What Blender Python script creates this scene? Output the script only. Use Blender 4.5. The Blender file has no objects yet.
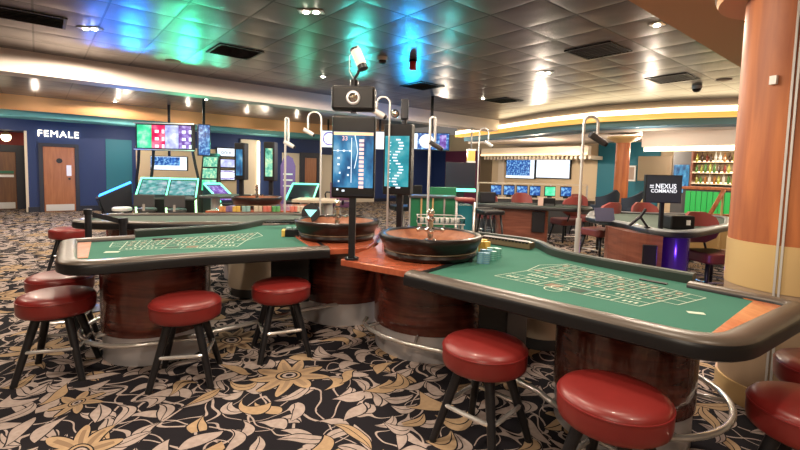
import bpy, bmesh, math, random
from mathutils import Vector, Matrix
random.seed(7)
PI = math.pi
C = bpy.context.scene.collection
S = bpy.context.scene
# ---------------------------------------------------------------- camera
FPX, PITCH, ROLL, CY, EYE = 440.0, math.radians(4.1), math.radians(1.5), 202.0, 1.4
cd = bpy.data.cameras.new('camera'); cam = bpy.data.objects.new('camera', cd); C.objects.link(cam)
cam.location = (0, 0, EYE)
FW = Vector((0, math.cos(PITCH), -math.sin(PITCH))); UP0 = Vector((0, math.sin(PITCH), math.cos(PITCH))); R0 = Vector((1, 0, 0))
RT = R0*math.cos(ROLL)+UP0*math.sin(ROLL); UPV = UP0*math.cos(ROLL)-R0*math.sin(ROLL)
cam.rotation_euler = Matrix((RT, UPV, -FW)).transposed().to_euler()
cd.sensor_width = 36; cd.lens = FPX*36/800; cd.shift_y = -(225-CY)/800; cd.clip_end = 200
S.camera = cam
S.view_settings.view_transform = 'Standard'; S.view_settings.look = 'None'
S.view_settings.exposure = 0.56; S.view_settings.gamma = 1; S.view_settings.use_curve_mapping = False
S.cycles.max_bounces = 6; S.cycles.diffuse_bounces = 3; S.cycles.glossy_bounces = 4; S.cycles.transmission_bounces = 5
S.cycles.sample_clamp_indirect = 4; S.cycles.caustics_reflective = False; S.cycles.caustics_refractive = False
w = bpy.data.worlds.new('world'); S.world = w; w.use_nodes = True
w.node_tree.nodes['Background'].inputs[0].default_value = (.9, .8, .72, 1); w.node_tree.nodes['Background'].inputs[1].default_value = .15
# room frame: u runs away to the right, v away to the left
PHI = math.radians(39.5); UX, UY = math.cos(PHI), math.sin(PHI)
def uv(a, b, z=0): return Vector((a*UX-b*UY, a*UY+b*UX, z))
def light(kind, loc, power, col=(1, .84, .66), size=.1, rot=(0, 0, 0), spot=None, blend=.6, sy=None):
    l = bpy.data.lights.new('lamp', kind); l.energy = power; l.color = col
    if kind == 'AREA':
        l.size = size
        if sy: l.shape = 'RECTANGLE'; l.size_y = sy
    else: l.shadow_soft_size = size
    if spot: l.spot_size = math.radians(spot); l.spot_blend = blend
    o = bpy.data.objects.new('lamp', l); C.objects.link(o); o.location = loc; o.rotation_euler = rot
    return o
# unprojection of a photo pixel onto a real plane
def ray(px, py):
    dx, dy = (px-400)/FPX, -(py-CY)/FPX
    return FW+RT*dx+UPV*dy
def W(px, py, z):
    d = ray(px, py); t = (z-EYE)/d.z; return Vector((d.x*t, d.y*t, z))
def D(px, py, Y):
    d = ray(px, py); t = Y/d.y; return Vector((d.x*t, Y, EYE+d.z*t))
def onV(px, py, v):
    d = ray(px, py); k = -d.x*UY+d.y*UX; t = v/k; return Vector((d.x*t*UX+d.y*t*UY, v, EYE+d.z*t))   # (u,v,z)
def onU(px, py, u):
    d = ray(px, py); k = d.x*UX+d.y*UY; t = u/k; return Vector((u, -d.x*t*UY+d.y*t*UX, EYE+d.z*t))
def F(x, y, z=0.):   # survey point measured with a level camera -> the same sight line at the same height
    t = math.radians(4.5); f = y*math.cos(t)-(z-EYE)*math.sin(t); u = y*math.sin(t)+(z-EYE)*math.cos(t)
    p = W(400+440*x/f, 205-440*u/f, z); return (p.x, p.y)
def toUV(p): return Vector((p.x*UX+p.y*UY, -p.x*UY+p.y*UX, p.z))

def toUV(p): return Vector((p.x*UX+p.y*UY, -p.x*UY+p.y*UX, p.z))
V2R = toUV(W(0, 93, 3)).y
# warm downlights of the room (only those in DL get fixtures, built further down)
DL = [(90, 28, 3.0, 2), (311, 11, 3.0, 2), (323, 76, 3.0, 1), (545, 72, 3.0, 2), (657, 24, 3.0, 1), (483, 98, 3.0, 1),
      (115, 101, 3.0, 1), (206, 99, 3.0, 1)]
DLW = [W(a, b, z) for a, b, z, n in DL]
DLX = [Vector(p) for p in [(-2.6, 1.9, 3), (-.6, 1.7, 3), (1.1, 2.0, 2.75), (-1.7, 3.6, 3), (.2, 3.1, 3), (1.5, .9, 2.75), (-.6, -.8, 2.75), (3.1, 4.9, 3),
       (-4.6, 6.3, 3), (-2.4, 6.8, 3), (-5.6, 4.6, 3), (-6.8, 7.6, 3), (1.9, 7.6, 3), (-.9, -2.6, 2.75), (1.9, -1.4, 2.75)]]  # extra unseen lamps added as fill, without fixtures
LAMP_W = 75
for p in DLW+DLX:
    light('SPOT', (p.x, p.y, p.z-.08), LAMP_W*(.6 if p.x > 1 and p.y < 2.6 else 1), size=.06, spot=125 if p.x > 1 and p.y < 2.6 else 178, blend=.5 if p.x > 1 and p.y < 2.6 else .12)
for a, b, pw in ((-3.5, 11.2, 130), (-.5, 11.4, 130), (2.8, 11.4, 80), (6, 11, 55), (9.2, 9.6, 30), (8.6, 5.6, 18), (6.8, 3.2, 60), (4.6, 3.4, 60)):  # spots without fixtures, added to brighten the far part of the room
    light('SPOT', uv(a, b, 2.95), pw, size=.06, spot=140, blend=.9)
for a, b, pw in ((12.4, 8.2, 75), (12.6, 5, 75), (12.6, 2.6, 60), (12.4, -.4, 60), (10.7, 1.6, 22), (10.6, 4.2, 20), (11.4, 11.5, 60), (2, 14.6, 18), (-1, 14.6, 18), (6, 14.6, 18)):  # bare points added to light the far ceilings and the bar fascia
    light('POINT', uv(a, b, 2.1), pw, size=.02)
for k in range(7): light('POINT', uv(-3.4+k*1.7, 0, 2.7)+uv(0, V2R-.55), 3.5, size=.012)  # bare points added to light the ochre fascia
# neon terminal light as points, plus unseen spots added to colour the ceiling
def glow(p, col, power, size=.03): light('POINT', p, power, col, size)
def aim(p, q, power, col, spot, size=.15):
    d = Vector(q)-Vector(p); o = light('SPOT', p, power, col, size, spot=spot, blend=1.); o.rotation_euler = d.to_track_quat('-Z', 'Y').to_euler(); return o
aim((-5.8, 9.6, 2.0), (-3.5, 5.2, 3), 110, (.01, .22, 1), 36); aim((-4.6, 9.6, 2.1), (-2.6, 5.1, 3), 80, (.03, .8, .4), 46)
aim((.2, 9.6, 2.2), (.25, 6.6, 3), 75, (.01, .45, .9), 48); aim((-.9, 9.2, 2.2), (-.9, 5.2, 3), 60, (.05, .7, .6), 50)
glow((-6.9, 10.2, 1.5), (.03, .2, 1), 30); glow((-5.3, 10.0, 1.7), (.1, 1, .5), 16); glow((-4.4, 10.6, 1.9), (.1, .9, .6), 14)
glow((-2.5, 11.3, 1.6), (.15, .9, .55), 12); glow((.1, 9.5, 1.9), (.03, .35, 1), 34); glow((.9, 9.0, 1.6), (.05, .8, .8), 10)

# ---------------------------------------------------------------- materials
class NT:
    def __init__(s, name):
        s.m = bpy.data.materials.new(name); s.m.use_nodes = True; s.t = s.m.node_tree; s.b = s.t.nodes['Principled BSDF']
    def n(s, typ, **kw):
        x = s.t.nodes.new(typ)
        for k, v in kw.items(): setattr(x, k, v)
        return x
    def put(s, sock, v):
        if isinstance(v, bpy.types.NodeSocket): s.t.links.new(v, sock)
        elif v is not None:
            if isinstance(v, tuple) and len(v) == 3 and sock.type == 'RGBA': v = (*v, 1)
            sock.default_value = v
    def m_(s, op, a, b=None, c=None, clamp=False):
        x = s.n('ShaderNodeMath', operation=op); x.use_clamp = clamp
        s.put(x.inputs[0], a); s.put(x.inputs[1], b); s.put(x.inputs[2], c); return x.outputs[0]
    def v_(s, op, a, b=None):
        x = s.n('ShaderNodeVectorMath', operation=op); s.put(x.inputs[0], a); s.put(x.inputs[1], b)
        return x.outputs['Value'] if op in ('LENGTH', 'DISTANCE', 'DOT_PRODUCT') else x.outputs[0]
    def sep(s, v): x = s.n('ShaderNodeSeparateXYZ'); s.put(x.inputs[0], v); return x.outputs
    def comb(s, a, b, c=0.): x = s.n('ShaderNodeCombineXYZ'); s.put(x.inputs[0], a); s.put(x.inputs[1], b); s.put(x.inputs[2], c); return x.outputs[0]
    def mix(s, f, a, b, t='MIX'):
        x = s.n('ShaderNodeMix', data_type='RGBA', blend_type=t); s.put(x.inputs[0], f); s.put(x.inputs[6], a); s.put(x.inputs[7], b); return x.outputs[2]
    def co(s, which='Object', scale=None, rot=None):
        o = s.n('ShaderNodeTexCoord').outputs[which]
        if scale or rot:
            mp = s.n('ShaderNodeMapping'); s.put(mp.inputs[0], o)
            if scale: mp.inputs['Scale'].default_value = scale
            if rot: mp.inputs['Rotation'].default_value = rot
            o = mp.outputs[0]
        return o
    def noise(s, v, sc, det=2., dist=0., out=0):
        x = s.n('ShaderNodeTexNoise'); s.put(x.inputs['Vector'], v); x.inputs['Scale'].default_value = sc
        x.inputs['Detail'].default_value = det; x.inputs['Distortion'].default_value = dist; return x.outputs[out]
    def ramp(s, f, stops):
        x = s.n('ShaderNodeValToRGB'); s.put(x.inputs[0], f); e = x.color_ramp.elements
        while len(e) < len(stops): e.new(.5)
        for q, (p, c) in zip(e, stops): q.position = p; q.color = (*c, 1)
        return x.outputs[0]
    def bump(s, h, d=.01, st=1.):
        x = s.n('ShaderNodeBump'); s.put(x.inputs['Height'], h); x.inputs['Distance'].default_value = d; x.inputs['Strength'].default_value = st
        s.put(s.b.inputs['Normal'], x.outputs[0])
    def set(s, col=None, rough=None, metal=None, spec=None, coat=None, emit=None, es=None, trans=None, ior=None, alpha=None):
        for k, v in (('Base Color', col), ('Roughness', rough), ('Metallic', metal), ('Specular IOR Level', spec), ('Coat Weight', coat),
                     ('Emission Color', emit), ('Emission Strength', es), ('Transmission Weight', trans), ('IOR', ior), ('Alpha', alpha)):
            if v is not None: s.put(s.b.inputs[k], v)
        return s.m
def P(name, col, rough=.5, metal=0., spec=.5, coat=0., var=0., vs=20.):
    t = NT(name); c = col
    if var:
        c = t.mix(t.noise(t.co(), vs, 3), tuple(x*(1-var) for x in col), tuple(min(1, x*(1+var)) for x in col))
    return t.set(col=c, rough=rough, metal=metal, spec=spec, coat=coat)
def E(name, col, st=1., base=(.02, .02, .02)):
    return NT(name).set(col=base, rough=.3, emit=col, es=st)
def wood(name, c1, c2, rough=.25, scale=(1, 1, 12), coat=.3, sc=3.):
    t = NT(name); v = t.co(scale=scale); n = t.noise(v, sc, 5, .6)
    return t.set(col=t.ramp(n, [(.3, c1), (.7, c2)]), rough=rough, coat=coat)
M = {}
M['mahog'] = wood('mahogany', (.04, .008, .006), (.14, .03, .018), .26, (1, 1, 9), .4)
M['mahog_top'] = wood('red_mahogany_top', (.34, .07, .035), (.5, .13, .06), .22, (2, 9, 1), .4)
M['mahog_mid'] = wood('brown_mahogany', (.12, .035, .022), (.21, .07, .042), .3, (1, 1, 9), .2)
M['panel'] = wood('honey_wood_panel', (.4, .11, .035), (.56, .19, .07), .25, (10, 2, 1), .4)
M['panel_pale'] = wood('pale_wood_panel', (.62, .26, .17), (.72, .36, .25), .25, (10, 2, 1), .4)
M['column'] = wood('cherry_veneer', (.25, .062, .018), (.46, .145, .04), .55, (5, 5, .5), .0, 2.5)
M['door'] = wood('oak_door', (.3, .095, .035), (.42, .15, .055), .4, (6, 6, .6), .1, 3)
M['door_dark'] = wood('walnut_door', (.16, .06, .02), (.24, .095, .03), .4, (6, 6, .6), .1, 3)
M['steel'] = P('brushed_steel', (.62, .61, .64), .3, .45)
M['chrome'] = P('chrome', (.8, .78, .76), .22, .7)
M['silver'] = P('satin_silver', (.66, .65, .64), .35, .5)
M['gold_metal'] = P('satin_gold', (.62, .43, .2), .4, .3)
M['tan_reflection'] = P('painted_reflection_tan', (.42, .3, .2), .4, .3)  # duller tone of the reflections in the gold column cladding
M['dark_bronze'] = P('dark_bronze', (.2, .145, .09), .4, .5)
M['black'] = P('black_plastic', (.008, .008, .01), .4, 0, .35)
M['black_metal'] = P('black_metal', (.02, .02, .024), .35, .4)
M['dark_grey'] = P('dark_grey', (.055, .055, .06), .5)
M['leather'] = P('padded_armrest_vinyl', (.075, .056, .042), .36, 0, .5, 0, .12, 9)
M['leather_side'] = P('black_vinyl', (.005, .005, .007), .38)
M['red_leather'] = P('red_leather', (.2, .017, .015), .36, 0, .5, .1, .12, 14)
M['red_side'] = P('red_leather_piping', (.2, .015, .015), .35)
M['rubber'] = P('black_rubber', (.01, .01, .01), .7)
M['white'] = P('white_plastic', (.75, .74, .72), .4)
M['cream'] = P('cream_plaster', (.72, .6, .47), .7)
M['cream_lac'] = P('cream_lacquer', (.62, .52, .4), .35)
M['beige_wall'] = P('beige_wall', (.6, .46, .3), .7)
M['navy'] = P('navy_wall', (.012, .032, .13), .6)
M['navy_frame'] = P('dark_navy_paint', (.012, .014, .03), .5)
M['teal'] = P('teal_wall', (.01, .14, .2), .6)
M['teal_ceil'] = P('teal_ceiling', (.1, .34, .38), .7)
M['plum'] = P('plum_wall', (.13, .02, .06), .6)
M['crimson'] = P('crimson_wall', (.22, .012, .015), .6)
M['orange'] = P('ochre_paint', (.66, .34, .14), .6)
M['beam'] = P('off_white_beam', (.75, .64, .57), .7)
M['soffit'] = P('ochre_soffit', (.5, .26, .08), .65)
M['ceil_light'] = P('pale_ceiling', (.6, .52, .45), .7)
M['slate_blue'] = P('slate_blue_soffit', (.08, .2, .3), .6)
M['teal_band'] = P('teal_band', (.02, .13, .17), .5)
M['taupe'] = P('taupe_plaster', (.36, .27, .22), .7)
M['felt_edge'] = P('dark_green_trim', (.014, .024, .019), .5)
M['pchip'] = P('purple_fabric', (.1, .03, .09), .7)
M['bar_green'] = E('lit_green_panel', (.03, .6, .1), .28, (.02, .3, .06))
M['green_panel'] = P('green_panel', (.02, .17, .08), .35)
M['teal_panel'] = P('teal_glossy_panel', (.01, .13, .17), .25)
M['led'] = E('warm_led_strip', (1, .82, .5), 4.5)
M['led_soft'] = E('warm_led_soft', (1, .66, .3), 2.0)
M['bulb'] = E('halogen_bulb', (1, .88, .7), 40)
M['neon_blue'] = E('blue_neon', (.03, .25, 1), 4)
M['neon_green'] = E('green_neon', (.15, 1, .55), 2.2)
M['neon_lime'] = E('lime_neon', (.55, 1, .45), 2.2)
M['sign_white'] = E('lit_white_letters', (1, .9, .7), 3)
M['letters'] = E('screen_white_letters', (.85, .85, .9), 1)
g = NT('clear_acrylic'); M['glass'] = g.set(col=(.95, .97, 1), rough=.03, trans=1., ior=1.3)
M['crystal'] = P('polished_silver', (.8, .78, .76), .12, 1.)
M['red_plastic'] = P('red_plastic', (.5, .02, .02), .4)
M['line'] = P('white_print', (.5, .58, .47), .8)
M['cell_red'] = P('red_print', (.2, .14, .09), .85)
M['cell_black'] = P('black_print', (.03, .06, .045), .85)
def felt(name, c):
    t = NT(name); v = t.co(); n = t.noise(v, 400, 2); n2 = t.noise(v, 3, 2)
    col = t.mix(n2, tuple(x*.88 for x in c), tuple(x*1.1 for x in c)); t.bump(n, .0006, .5)
    return t.set(col=col, rough=.9, spec=.2)
M['felt'] = felt('green_baize', (.042, .155, .112))
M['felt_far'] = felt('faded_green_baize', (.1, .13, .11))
def screen(name, cols, scale=(1, 1, 1), sc=8., st=1.1, thr=None):
    t = NT(name); v = t.co(scale=scale); n = t.noise(v, sc, 3)
    k = len(cols); stops = [(.28+.44*i/(k-1), c) for i, c in enumerate(cols)]
    return t.set(col=(.01, .01, .01), rough=.15, emit=t.ramp(n, stops), es=st)
M['scr_blue'] = screen('blue_screen', [(.005, .02, .06), (.02, .1, .26), (.06, .32, .6), (.4, .7, .9)], (1, 1, .5), 9, .6)
M['scr_teal'] = screen('teal_screen', [(.01, .18, .26), (.03, .42, .5), (.2, .62, .66)], (1, 1, 1), 6, .6)
M['scr_white'] = screen('white_screen', [(.55, .7, .9), (.8, .9, 1), (.95, .98, 1)], (1, 1, 1), 3, 1.1)
M['scr_navy'] = screen('navy_screen', [(.005, .02, .1), (.02, .1, .35), (.3, .6, .85)], (1, 1, 1), 14, 1.)
M['scr_green'] = screen('green_screen', [(.02, .45, .2), (.08, .7, .35), (.5, .9, .6)], (1, 1, 1), 5, 1.)
M['scr_red'] = screen('red_screen', [(.5, .0, .05), (.75, .02, .12), (.9, .3, .4)], (1, 1, 1), 4, 1.)
M['scr_lilac'] = screen('lilac_screen', [(.25, .25, .6), (.45, .5, .85), (.8, .85, .95)], (1, 1, 1), 6, 1.)
M['scr_purple'] = screen('purple_screen', [(.1, .03, .2), (.2, .1, .45), (.6, .5, .9)], (1, 1, 1), 9, .9)
M['scr_cabinet'] = screen('machine_screen', [(.02, .2, .15), (.2, .6, .4), (.8, .85, .5)], (1, 1, 1), 14, .9)
M['digits'] = E('salmon_digits', (.95, .55, .5), 1.1)
M['digit_white'] = E('pale_digits', (.8, .9, 1), 1.1)
M['amber'] = E('amber_bar', (1, .6, .3), 1.1)
M['scr_dim'] = screen('dim_game_screen', [(.02, .12, .14), (.12, .38, .38), (.5, .55, .6)], (1, 1, 1), 7, .8)
M['screen_dark'] = P('dark_screen', (.02, .022, .03), .2)

# carpet: charcoal ground, pinkish leaves, gold daisies with ringed eyes, thin stems
t = NT('floral_carpet'); p0 = t.co()
wv = t.noise(p0, 2.2, 1, out=1); p1 = t.v_('ADD', p0, t.v_('MULTIPLY', t.v_('SUBTRACT', wv, (.5, .5, .5)), (.22, .22, 0)))
p1 = t.v_('MULTIPLY', p1, (1, 1, 0))
def vor(vec, sc, rnd):
    x = t.n('ShaderNodeTexVoronoi', voronoi_dimensions='2D'); t.put(x.inputs['Vector'], vec); x.inputs['Scale'].default_value = sc; x.inputs['Randomness'].default_value = rnd
    return x.outputs['Position'], x.outputs['Color']
flow = t.noise(p0, .9, 1)
def leaves(col, off, sc, l, wd, spread, mixt, keep):
    q = t.v_('ADD', p1, off); pos, cc = vor(q, sc, .55); d = t.sep(t.v_('SUBTRACT', q, pos)); r = t.sep(cc)
    a = t.m_('ADD', t.m_('MULTIPLY', flow, 14.), t.m_('MULTIPLY', r[0], spread))
    ca, sa = t.m_('COSINE', a), t.m_('SINE', a)
    x = t.m_('ADD', t.m_('MULTIPLY', d[0], ca), t.m_('MULTIPLY', d[1], sa)); y = t.m_('SUBTRACT', t.m_('MULTIPLY', d[1], ca), t.m_('MULTIPLY', d[0], sa))
    y = t.m_('ADD', y, t.m_('MULTIPLY', t.m_('MULTIPLY', x, x), 2.)); ay = t.m_('ABSOLUTE', y)
    xs = t.m_('ADD', t.m_('DIVIDE', x, l), .0)
    prof = t.m_('MULTIPLY', t.m_('MULTIPLY', t.m_('SUBTRACT', 1., t.m_('POWER', t.m_('ABSOLUTE', xs), 1.7)), t.m_('SUBTRACT', 1., t.m_('MULTIPLY', xs, .3))), wd)
    k = t.m_('LESS_THAN', r[1], keep)
    out = t.m_('MULTIPLY', t.m_('GREATER_THAN', t.m_('ADD', prof, .007), ay), k); ins = t.m_('MULTIPLY', t.m_('GREATER_THAN', prof, ay), k)
    vein = t.m_('MULTIPLY', t.m_('LESS_THAN', ay, .0028), t.m_('LESS_THAN', r[2], .5))
    col = t.mix(out, col, CH)
    c = t.mix(t.m_('LESS_THAN', r[1], mixt*keep), beige, tan)
    return t.mix(t.m_('SUBTRACT', ins, vein, clamp=True), col, c)
CH = (.019, .017, .021)
col = CH
n3 = t.noise(p0, 30, 3)
beige = t.mix(n3, (.31, .24, .215), (.6, .49, .44)); tan = t.mix(n3, (.36, .24, .14), (.6, .42, .26))
for off, sc_, lv in (((3, 7, 0), 2.4, .5), ((13, 2, 0), 3.1, .46), ((23, 5, 0), 2.8, .54)):
    st = t.noise(t.v_('ADD', p1, off), sc_, 1); stem = t.m_('LESS_THAN', t.m_('ABSOLUTE', t.m_('SUBTRACT', st, lv)), .0065)
    col = t.mix(stem, col, beige)
col = leaves(col, (0, 0, 0), 5.0, .105, .037, 5., .1, .95)
col = leaves(col, (4.3, 1.7, 0), 4.4, .115, .039, 4., .1, .8)
col = leaves(col, (9.1, 6.2, 0), 3.6, .135, .04, 6., .75, .45)
def flower(col, off, sc, R, n):
    q = t.v_('ADD', p1, off); pos, cc = vor(q, sc, .7); dv = t.v_('SUBTRACT', q, pos); d = t.sep(dv); r = t.sep(cc)
    rad = t.v_('LENGTH', dv); th = t.m_('DIVIDE', t.m_('ARCTAN2', d[1], d[0]), 2*PI)
    fr = t.m_('FRACT', t.m_('ADD', t.m_('MULTIPLY', th, float(n)), t.m_('ADD', t.m_('MULTIPLY', r[0], 5.), 20.)))
    ad = t.m_('MULTIPLY', t.m_('ABSOLUTE', t.m_('SUBTRACT', fr, .5)), t.m_('MULTIPLY', rad, 2*PI/n))
    rn = t.m_('DIVIDE', rad, R)
    prof = t.m_('MULTIPLY', t.m_('POWER', t.m_('SINE', t.m_('MULTIPLY', t.m_('MINIMUM', rn, 1.), PI)), .6), R*.17)
    halo = t.m_('LESS_THAN', rad, R*.98); pet = t.m_('GREATER_THAN', prof, ad); inner = t.m_('GREATER_THAN', t.m_('MULTIPLY', prof, .38), ad)
    halo2 = t.m_('GREATER_THAN', t.m_('ADD', prof, .012), ad); halo = t.m_('MULTIPLY', halo, halo2)
    col = t.mix(halo, col, CH); col = t.mix(t.m_('MULTIPLY', pet, t.m_('LESS_THAN', rn, 1.)), col, tan)
    col = t.mix(t.m_('MULTIPLY', inner, t.m_('LESS_THAN', rn, .8)), col, t.mix(r[1], (.2, .12, .07), (.5, .36, .24)))
    for k, c in ((.3, CH), (.26, tan), (.2, CH), (.15, beige), (.08, CH)): col = t.mix(t.m_('LESS_THAN', rn, k), col, c)
    return col
col = flower(col, (.35, .1, 0), .85, .25, 9)
col = flower(col, (5.6, 3.3, 0), .7, .14, 7)
t.bump(t.noise(p0, 260, 2), .002, .6)
M['carpet'] = t.set(col=col, rough=.95, spec=.1)
# ceiling tiles: sagging satin metal squares with dark joints
def ceil_mat(name, base, metal, rough):
    t = NT(name); v = t.co(); s = t.sep(v)
    fx, fy = [t.m_('FRACT', t.m_('ADD', t.m_('DIVIDE', s[i], .6), 100.)) for i in (0, 1)]
    ex, ey = [t.m_('MULTIPLY', t.m_('ABSOLUTE', t.m_('SUBTRACT', f, .5)), 2.) for f in (fx, fy)]
    joint = t.m_('MAXIMUM', t.m_('GREATER_THAN', ex, .965), t.m_('GREATER_THAN', ey, .965))
    dome = t.m_('MULTIPLY', t.m_('SUBTRACT', 1., t.m_('POWER', ex, 4.)), t.m_('SUBTRACT', 1., t.m_('POWER', ey, 4.)))
    h = t.m_('ADD', t.m_('MULTIPLY', dome, .5), t.m_('MULTIPLY', t.noise(v, 1.6, 2), .8))
    t.bump(h, .022, .5)
    return t.set(col=t.mix(joint, base, (.02, .02, .02)), rough=rough, metal=metal)
M['ceiling'] = ceil_mat('satin_ceiling_tiles', (.15, .135, .135), .7, .3)

# ---------------------------------------------------------------- mesh builder
class MB:
    def __init__(s): s.v = []; s.f = []; s.m = []; s.sm = []; s.T = Matrix.Identity(4); s.mi = 0
    def add(s, vs, fs, smooth=False):
        b = len(s.v); s.v += [s.T @ Vector(v) for v in vs]
        for f in fs: s.f.append([b+i for i in f]); s.m.append(s.mi); s.sm.append(smooth)
        return s
    def box(s, c, d, rz=0, rx=0):
        R = Matrix.Translation(Vector(c)) @ Matrix.Rotation(rz, 4, 'Z') @ Matrix.Rotation(rx, 4, 'X'); x, y, z = [k/2 for k in d]
        vs = [R @ Vector((a*x, b*y, e*z)) for a in (-1, 1) for b in (-1, 1) for e in (-1, 1)]
        return s.add(vs, [(0, 1, 3, 2), (4, 6, 7, 5), (0, 4, 5, 1), (2, 3, 7, 6), (0, 2, 6, 4), (1, 5, 7, 3)])
    def b2(s, x0, x1, y0, y1, z0, z1): return s.box(((x0+x1)/2, (y0+y1)/2, (z0+z1)/2), (abs(x1-x0), abs(y1-y0), abs(z1-z0)))
    def tube(s, pts, r, n=10, closed=False, r1=None):
        pts = [Vector(p) for p in pts]; k = len(pts); vs = []; prev = None
        for i, p in enumerate(pts):
            a = pts[(i-1) % k] if closed or i > 0 else p; b = pts[(i+1) % k] if closed or i < k-1 else p
            d = (b-a).normalized()
            if prev is None: q = d.orthogonal().normalized()
            else:
                q = prev - d*prev.dot(d); q.normalize()
            prev = q; e = d.cross(q); rr = r if r1 is None else r+(r1-r)*i/(k-1)
            vs += [p+(q*math.cos(2*PI*j/n)+e*math.sin(2*PI*j/n))*rr for j in range(n)]
        fs = []
        for i in range(k if closed else k-1):
            for j in range(n): fs.append((i*n+j, i*n+(j+1) % n, ((i+1) % k)*n+(j+1) % n, ((i+1) % k)*n+j))
        s.add(vs, fs, True)
        if not closed:
            s.add(vs[:n], [tuple(range(n))[::-1]]); s.add(vs[-n:], [tuple(range(n))])
        return s
    def lathe(s, prof, n=40, c=(0, 0, 0), smooth=True, caps=(True, True)):
        c = Vector(c); vs = [c+Vector((r*math.cos(2*PI*j/n), r*math.sin(2*PI*j/n), z)) for r, z in prof for j in range(n)]; fs = []
        for i in range(len(prof)-1):
            for j in range(n): fs.append((i*n+j, i*n+(j+1) % n, (i+1)*n+(j+1) % n, (i+1)*n+j))
        s.add(vs, fs, smooth)
        for i, rev in ((0, True), (len(prof)-1, False)):
            if prof[i][0] > 1e-6 and caps[0 if i == 0 else 1]:
                f = list(range(n)); s.add(vs[i*n:(i+1)*n], [f[::-1] if rev else f])
        return s
    def cyl(s, c, r, h, n=24): return s.lathe([(r, 0), (r, h)], n, c)
    def prism(s, poly, z0, z1):
        n = len(poly); vs = [(p[0], p[1], z0) for p in poly]+[(p[0], p[1], z1) for p in poly]
        return s.add(vs, [tuple(range(n))[::-1], tuple(range(n, 2*n))]+[(i, (i+1) % n, n+(i+1) % n, n+i) for i in range(n)])
    def sph(s, c, r, n=16, sz=1.):
        k = n//2; return s.lathe([(max(1e-5, r*math.sin(PI*i/k)), -r*sz*math.cos(PI*i/k)) for i in range(k+1)], n, c)
    def sweep(s, path, prof, closed=False, side=()):   # path: 2D points (counter-clockwise); prof: (inward offset, z)
        k = len(path); m = len(prof); P2 = [Vector((p[0], p[1])) for p in path]; vs = []; b0 = len(s.f)
        for i in range(k):
            a = P2[(i-1) % k] if closed or i > 0 else None; b = P2[(i+1) % k] if closed or i < k-1 else None; c = P2[i]
            ns = []
            if a is not None: e = (c-a).normalized(); ns.append(Vector((-e.y, e.x)))
            if b is not None: e = (b-c).normalized(); ns.append(Vector((-e.y, e.x)))
            nn = sum(ns, Vector((0, 0))).normalized(); f = 1/max(.5, nn.dot(ns[0]))
            vs += [(c.x+nn.x*o*f, c.y+nn.y*o*f, z) for o, z in prof]
        fs = []
        for i in range(k if closed else k-1):
            for j in range(m): fs.append((i*m+j, ((i+1) % k)*m+j, ((i+1) % k)*m+(j+1) % m, i*m+(j+1) % m))
        s.add(vs, fs, True)
        if side:
            for i in range(len(fs)):
                if i % m in side: s.m[b0+i] = 1
        if not closed: s.add(vs[:m], [tuple(range(m))]); s.add(vs[-m:], [tuple(range(m))[::-1]])
        return s
    def build(s, name, mats, parent=None, bev=0., auto=True):
        me = bpy.data.meshes.new(name); me.from_pydata([tuple(v) for v in s.v], [], s.f)
        for x in (mats if isinstance(mats, (list, tuple)) else [mats]): me.materials.append(M[x] if isinstance(x, str) else x)
        for i, p in enumerate(me.polygons): p.material_index = s.m[i]; p.use_smooth = s.sm[i]
        bm = bmesh.new(); bm.from_mesh(me); bmesh.ops.remove_doubles(bm, verts=bm.verts, dist=1e-5); bmesh.ops.recalc_face_normals(bm, faces=bm.faces)
        for e in bm.edges:
            if len(e.link_faces) == 2 and e.calc_face_angle(0) > .7: e.smooth = False
        bm.to_mesh(me); bm.free()
        o = bpy.data.objects.new(name, me); C.objects.link(o)
        if parent: o.parent = parent
        if bev:
            b = o.modifiers.new('bevel', 'BEVEL'); b.width = bev; b.segments = 2; b.limit_method = 'ANGLE'
        return o
def thing(name, label, cat, loc=(0, 0, 0), rz=0, group=None):
    o = bpy.data.objects.new(name, None); C.objects.link(o); o.location = loc; o.rotation_euler = (0, 0, rz); o.empty_display_size = .1
    o['label'] = label; o['category'] = cat
    if group: o['group'] = group
    return o
def tag(o, label, cat, group=None, loc=None, rz=None, kind=None):
    o['label'] = label; o['category'] = cat
    if group: o['group'] = group
    if kind: o['kind'] = kind
    if loc is not None: o.location = loc
    if rz is not None: o.rotation_euler = (0, 0, rz)
    return o
def struct(name, mb, mat, room=True, bev=0, parent=None):
    o = mb.build(name, mat, parent, bev); o['kind'] = 'structure'
    if room and not parent: o.rotation_euler = (0, 0, PHI)
    return o
def dup(root, loc, rz=0, label=None, group=None):
    r = root.copy(); C.objects.link(r); r.location = loc; r.rotation_euler = (0, 0, rz)
    if label: r['label'] = label
    if group: r['group'] = group
    for ch in list(root.children):
        c = ch.copy(); C.objects.link(c); c.parent = r
        for g_ in ch.children:
            d = g_.copy(); C.objects.link(d); d.parent = c
    return r
def text_part(name, body, size, mat, parent, loc, rot=(PI/2, 0, 0), depth=.004, bold=.0, align='CENTER', space=1.):
    cu = bpy.data.curves.new('t', 'FONT'); cu.body = body; cu.size = size; cu.extrude = depth; cu.offset = bold; cu.space_character = space; cu.align_x = align; cu.align_y = 'CENTER'
    o = bpy.data.objects.new('t', cu); C.objects.link(o); bpy.context.view_layer.update()
    me = bpy.data.meshes.new_from_object(o.evaluated_get(bpy.context.evaluated_depsgraph_get()))
    bpy.data.objects.remove(o); me.materials.clear(); me.materials.append(M[mat])
    r = bpy.data.objects.new(name, me); C.objects.link(r); r.location = loc; r.rotation_euler = rot
    if parent: r.parent = parent
    return r
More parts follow.
